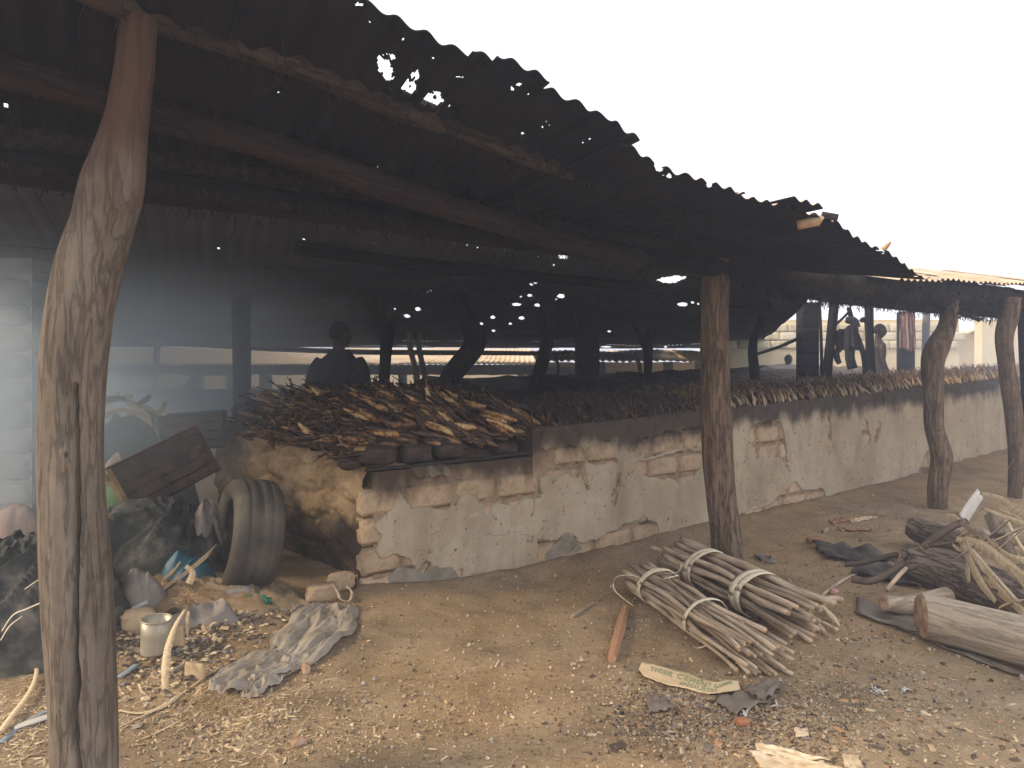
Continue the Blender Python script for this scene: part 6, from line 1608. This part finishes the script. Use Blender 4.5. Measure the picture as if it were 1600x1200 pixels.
gsheet('dark_sheet', 'dark bent sheet lying left of the log branches', 'sheet', [(1268, 852), (1370, 868), (1400, 885), (1290, 876)], MT['dark_sheet'], .09, seed=6)
gsheet('dark_sheet', 'dark torn sheet pushed under the branches of the dark log', 'sheet', [(1340, 872), (1430, 900), (1440, 925), (1330, 900)], MT['dark_sheet'], .06, seed=8)
gsheet('grey_card', 'grey torn card flake just below the printed paper strip', 'card', [(1118, 1100), (1190, 1085), (1215, 1098), (1150, 1122)], MT['grey_sheet'], .03, seed=9)
gsheet('grey_card', 'second grey torn card flake overlapping the first', 'card', [(1165, 1092), (1205, 1078), (1232, 1085), (1195, 1110)], MT['grey_sheet'], .04, .03, seed=11)
gsheet('grey_card', 'brownish flat flake left below the printed paper strip', 'card', [(1008, 1088), (1040, 1092), (1050, 1112), (1015, 1115)], MT['grey_sheet'], .02, seed=13)
gsheet('yellow_board', 'torn pale yellow board at the bottom edge of the picture', 'board', [(1180, 1172), (1230, 1180), (1300, 1200), (1185, 1192)], MT['chip'], .02, seed=14)
gsheet('yellow_board', 'second strip of pale yellow board cut by the bottom edge', 'board', [(1170, 1185), (1250, 1195), (1330, 1215), (1190, 1210)], MT['chip'], .02, seed=15)
gsheet('yellow_board', 'small square pale board chip above the bottom edge', 'board', [(1241, 1148), (1262, 1148), (1264, 1160), (1244, 1160)], MT['chip'], .01, seed=16)
gsheet('yellow_board', 'pale board corner at the bottom edge right of centre', 'board', [(1316, 1188), (1340, 1190), (1350, 1210), (1320, 1210)], MT['chip'], .01, seed=17)
gsheet('wood_splinter', 'reddish splinter at the left of the bark scraps near the wall', 'splinter', [(1296, 815), (1342, 809), (1345, 813), (1300, 819)], MT['chip_red'], .01, seed=18)
gsheet('wood_splinter', 'second reddish splinter lying behind the dark bent sheet', 'splinter', [(1310, 826), (1362, 828), (1362, 832), (1312, 830)], MT['chip_red'], .01, seed=19)
gsheet('wood_splinter', 'third splinter, pale, among the bark scraps', 'splinter', [(1328, 814), (1370, 809), (1372, 812), (1330, 819)], MT['chip'], .01, seed=20)
chunk('wood_block', 'pale pink wood block at the left end of the dark bent sheet', 'wood', 1275, 848, .10, .04, .035, MT['chip_red'], 31.0, .3, .12, .8)
chunk('wood_splinter', 'slanting bark splinter above the pale wood block', 'splinter', 1290, 830, .09, .02, .02, MT['stick'], 33.0, .9, .12, .8)
chunk('red_packet', 'crumpled red and white packet by the thin straight stick', 'packet', 1303, 928, .035, .02, .02, simple('red_packet', [(.42, .08, .05), (.6, .5, .45)], 30, 60, .3, .003, rough=.5), 34.0, .2, .3, .6)
for i, (a, b, lab) in enumerate([(1214, 1108, 'crumpled white plastic scrap right of the grey card flakes'), (1162, 1118, 'white shell-like scrap below the grey card flakes'), (1370, 1088, 'torn white plastic threads on the open ground at the right'), (1412, 1086, 'second bunch of white plastic threads beside the first')]):
    V = []; F = []; q = G(a, b, .015)
    e = thing('plastic_scrap', lab, 'plastic scrap', tuple(q))
    for k in range(6):
        an = rh.gauss(.9, .7); l = rh.uniform(.015, .05)
        V, F = ribbon([q+Vector((math.cos(an)*l*f, math.sin(an)*l*f, .02*math.sin(f*3+k)*rh.random())) for f in (-.6, 0, .5, 1)], rh.uniform(.005, .016), None, .001, 4, .5)
        mesh('shred', V, F, MT['white_plastic'], e, smooth=True)
chunk('brick_chip', 'small orange brick chip below the grey card flakes', 'brick chip', 1160, 1136, .035, .025, .018, simple('orange_brick', [(.3, .12, .06), (.42, .2, .1)], 20, 60, .5, .004), 35.0, .2, .1, .8)
for i, (a, b, m_, lab) in enumerate([(1380, 1098, 'c', ''), ]): pass
# ------------------------------------------------------------------ ground litter: countless, so stuff
def litter(name, label, cat, n, samp, mats, size, flat=.25, aspect=(1.5, 5), seed=1, lift=.4, chipf=None):
    r = random.Random(seed); V = []; F = []; fm = []
    for i in range(n):
        x, y = samp(r); 
        s, t = ST(x, y)
        if t > -.06 and s > -.5: continue
        z = gh(x, y); L = r.uniform(*size)*(1 if r.random() > .06 else 1.8); a = r.uniform(*aspect); w2 = L/a; h = w2*flat
        an = r.uniform(0, 6.28); ti = r.gauss(0, .22)
        ca, sa_ = math.cos(an), math.sin(an)
        d = Vector((ca, sa_, ti)); e_ = Vector((-sa_, ca, r.gauss(0, .2))); up = d.cross(e_)
        c = Vector((x, y, z+h*lift)); o = len(V); k = r.uniform(.5, 1)
        V += [c-d*L*.5-e_*w2*.5*k, c+d*L*.5*r.uniform(.7, 1)-e_*w2*.4, c+d*L*.45+e_*w2*.5*k, c-d*L*.4*r.uniform(.7, 1.2)+e_*w2*.5, c-d*L*.25-e_*w2*.2+up*h, c+d*L*.3-e_*w2*.15+up*h*1.1, c+d*L*.25+e_*w2*.25*k+up*h, c-d*L*.3+e_*w2*.2+up*h]
        F += [(o, o+1, o+5, o+4), (o+1, o+2, o+6, o+5), (o+2, o+3, o+7, o+6), (o+3, o, o+4, o+7), (o+4, o+5, o+6, o+7)]
        fm += [r.choice(mats[1])]*5
    o = mesh(name, V, F, [MT[m] for m in mats[0]], fm=fm); return tag(o, label, cat, kind='stuff')
def patch(cx, cy, sx, sy):
    return lambda r: (lambda q: (q.x, q.y))(G(min(max(r.gauss(cx, sx), -60), 1660), max(r.gauss(cy, sy), 745)))
def multi(lst):
    tot = sum(l[0] for l in lst)
    def f(r):
        k = r.uniform(0, tot)
        for w_, *a in lst:
            k -= w_
            if k <= 0: return patch(*a)(r)
        return patch(*lst[-1][1:])(r)
    return f
right = multi([(3, 1150, 1135, 120, 35), (2, 1060, 1100, 70, 30), (3, 1380, 1090, 140, 70), (2, 1260, 980, 110, 70), (1.5, 1350, 860, 90, 40), (1.5, 1250, 1180, 160, 30), (1, 960, 960, 70, 40), (1, 1540, 1120, 80, 60)])
litter('wood_chips', 'pale wood chips scattered over the ground at the right', 'wood chips', 3400, right, (['chip', 'straw', 'chip_red', 'stick'], [0, 1, 1, 2, 3, 3, 3]), (.006, .022), seed=2)
litter('charcoal_bits', 'black charcoal bits and ash scattered around the paper strip', 'charcoal', 4200, multi([(4, 1140, 1130, 110, 32), (2, 1050, 1100, 60, 25), (1.2, 1380, 1100, 150, 60), (1, 1300, 930, 90, 50)]), (['char', 'grey_sheet', 'stick_dark', 'ground'], [0, 2, 2, 2, 2, 3, 3, 3]), (.004, .014), .45, (1, 2.5), 3)
litter('pebbles', 'small pebbles and clods scattered over the trodden ground', 'pebbles', 4200, multi([(3, 1160, 1130, 160, 45), (2, 800, 1020, 280, 100), (2, 450, 1120, 200, 60), (2, 1400, 960, 140, 90), (1.5, 1320, 830, 120, 40)]), (['pebble', 'ground', 'mud_brick'], [0, 1, 1, 1, 2, 2]), (.004, .015), .7, (1, 1.6), 4)
litter('straw_litter', 'short straw and husks scattered on the ground at the left', 'straw', 4600, multi([(3, 40, 1130, 60, 60), (2, 330, 1110, 90, 40), (1, 560, 1120, 160, 60), (2.2, 270, 1030, 80, 40), (1, 60, 900, 40, 40), (1, 370, 1130, 50, 25)]), (['straw', 'fibre', 'chip', 'card'], [0, 0, 1, 2, 3]), (.012, .06), .12, (4, 12), 5)
litter('refuse_bits', 'small leaves, shells and scraps trodden into the refuse by the tyre', 'refuse', 4600, multi([(3, 330, 930, 80, 35), (2, 250, 990, 60, 40), (1.2, 200, 920, 60, 40)]), (['card', 'tarp_grey', 'stick_dark', 'grey_sheet', 'fibre'], [0, 1, 2, 2, 3, 4]), (.010, .05), .25, (1.2, 3), 6, .9)
litter('bark_flakes', 'grey bark flakes and leaf scraps on the ground at the right', 'bark flakes', 900, right, (['grey_sheet', 'stick_dark', 'card', 'chip_red'], [0, 1, 1, 2, 3]), (.015, .05), .12, (1.3, 3.5), 7, .8)
litter('earth_crumbs', 'brown crumbs of earth over the bare ground', 'earth', 5000, multi([(4, 760, 1050, 300, 90), (3, 1000, 920, 180, 60), (2, 1350, 800, 120, 30), (2, 500, 1150, 220, 50)]), (['ground', 'stick_dark', 'mud_brick', 'chip'], [0, 0, 0, 1, 2, 3]), (.004, .014), .6, (1, 2), 8)
# frayed fibre tuft under the grey cloth
V = []; F = []
for i in range(600):
    q = G(rh.gauss(340, 22), rh.gauss(1098, 12)); d = Vector((rh.gauss(.2, .8), rh.gauss(-.3, .8), rh.uniform(.1, .9))).normalized()*rh.uniform(.02, .06); s_ = Vector((rh.gauss(0, 1), rh.gauss(0, 1), 0)).normalized()*.0015; o = len(V)
    V += [q-s_, q+s_, q+d*.6+s_, q+d, q+d*.5+Vector((0, 0, .003))]; F += [(o, o+1, o+2, o+3), (o, o+4, o+3)]
tag(mesh('fibre_tuft', V, F, MT['straw']), 'tuft of frayed fibres at the low end of the grey cloth', 'fibres', kind='stuff')
# ------------------------------------------------------------------ air
def volume(name, x0, x1, y0, y1, z0, z1, dens, col=(1, 1, 1), label=None, soft=None):
    m = bpy.data.materials.new(name); m.use_nodes = True; t_ = m.node_tree; t_.nodes.clear()
    o_ = t_.nodes.new('ShaderNodeOutputMaterial'); p = t_.nodes.new('ShaderNodeVolumePrincipled')
    p.inputs['Density'].default_value = dens; p.inputs['Color'].default_value = rgb(col); p.inputs['Anisotropy'].default_value = .2
    t_.links.new(p.outputs[0], o_.inputs['Volume'])
    V, F = box(x0, x1, y0, y1, z0, z1)
    o = mesh(name, V, F, m); o.display_type = 'BOUNDS'; tag(o, label, name, kind='stuff'); return o, t_, p
volume('haze', -59, 63, -29, 89, -1.8, 3.9, .0085, (.70, .80, 1.0))
def smoke(label, x0, x1, y0, y1, z0, z1, c, r, dens, nsc=.6):
    """soft-edged drift of smoke: densest at its middle, nothing at the sides of the box"""
    o, t_, p = volume('smoke', x0, x1, y0, y1, z0, z1, .0, (.74, .88, 1.0), label)
    L = t_.links.new; N = t_.nodes.new
    tc = N('ShaderNodeTexCoord'); mp = N('ShaderNodeMapping'); mp.vector_type = 'TEXTURE'
    L(tc.outputs['Object'], mp.inputs[0]); mp.inputs['Location'].default_value = c; mp.inputs['Scale'].default_value = r
    gr = N('ShaderNodeTexGradient'); gr.gradient_type = 'SPHERICAL'; L(mp.outputs[0], gr.inputs[0])
    ns_ = N('ShaderNodeTexNoise'); ns_.inputs['Scale'].default_value = nsc; ns_.inputs['Detail'].default_value = 3; L(tc.outputs['Object'], ns_.inputs['Vector'])
    m1 = N('ShaderNodeMath'); m1.operation = 'MULTIPLY'; L(gr.outputs['Fac'], m1.inputs[0]); L(ns_.outputs['Fac'], m1.inputs[1])
    m2 = N('ShaderNodeMath'); m2.operation = 'MULTIPLY'; m2.inputs[1].default_value = dens; L(m1.outputs[0], m2.inputs[0]); L(m2.outputs[0], p.inputs['Density'])
smoke('pale smoke drifting under the roof at the left', -8.6, -1.2, 2.9, 11.5, -.3, 3.3, (.7, -.2, 1.9), (2.9, 3.8, 1.8), 1.8)
smoke('thin blue smoke hanging behind the ovens', -16, 14, 11, 24, -.6, 2.9, (0, 0, 1.5), (14.8, 6.4, 2.0), .13)
smoke('light smoke drifting over the right end of the oven', 5.5, 13, 8, 14.5, 0, 3.0, (0, 0, 1.5), (3.6, 3.2, 1.5), .3)
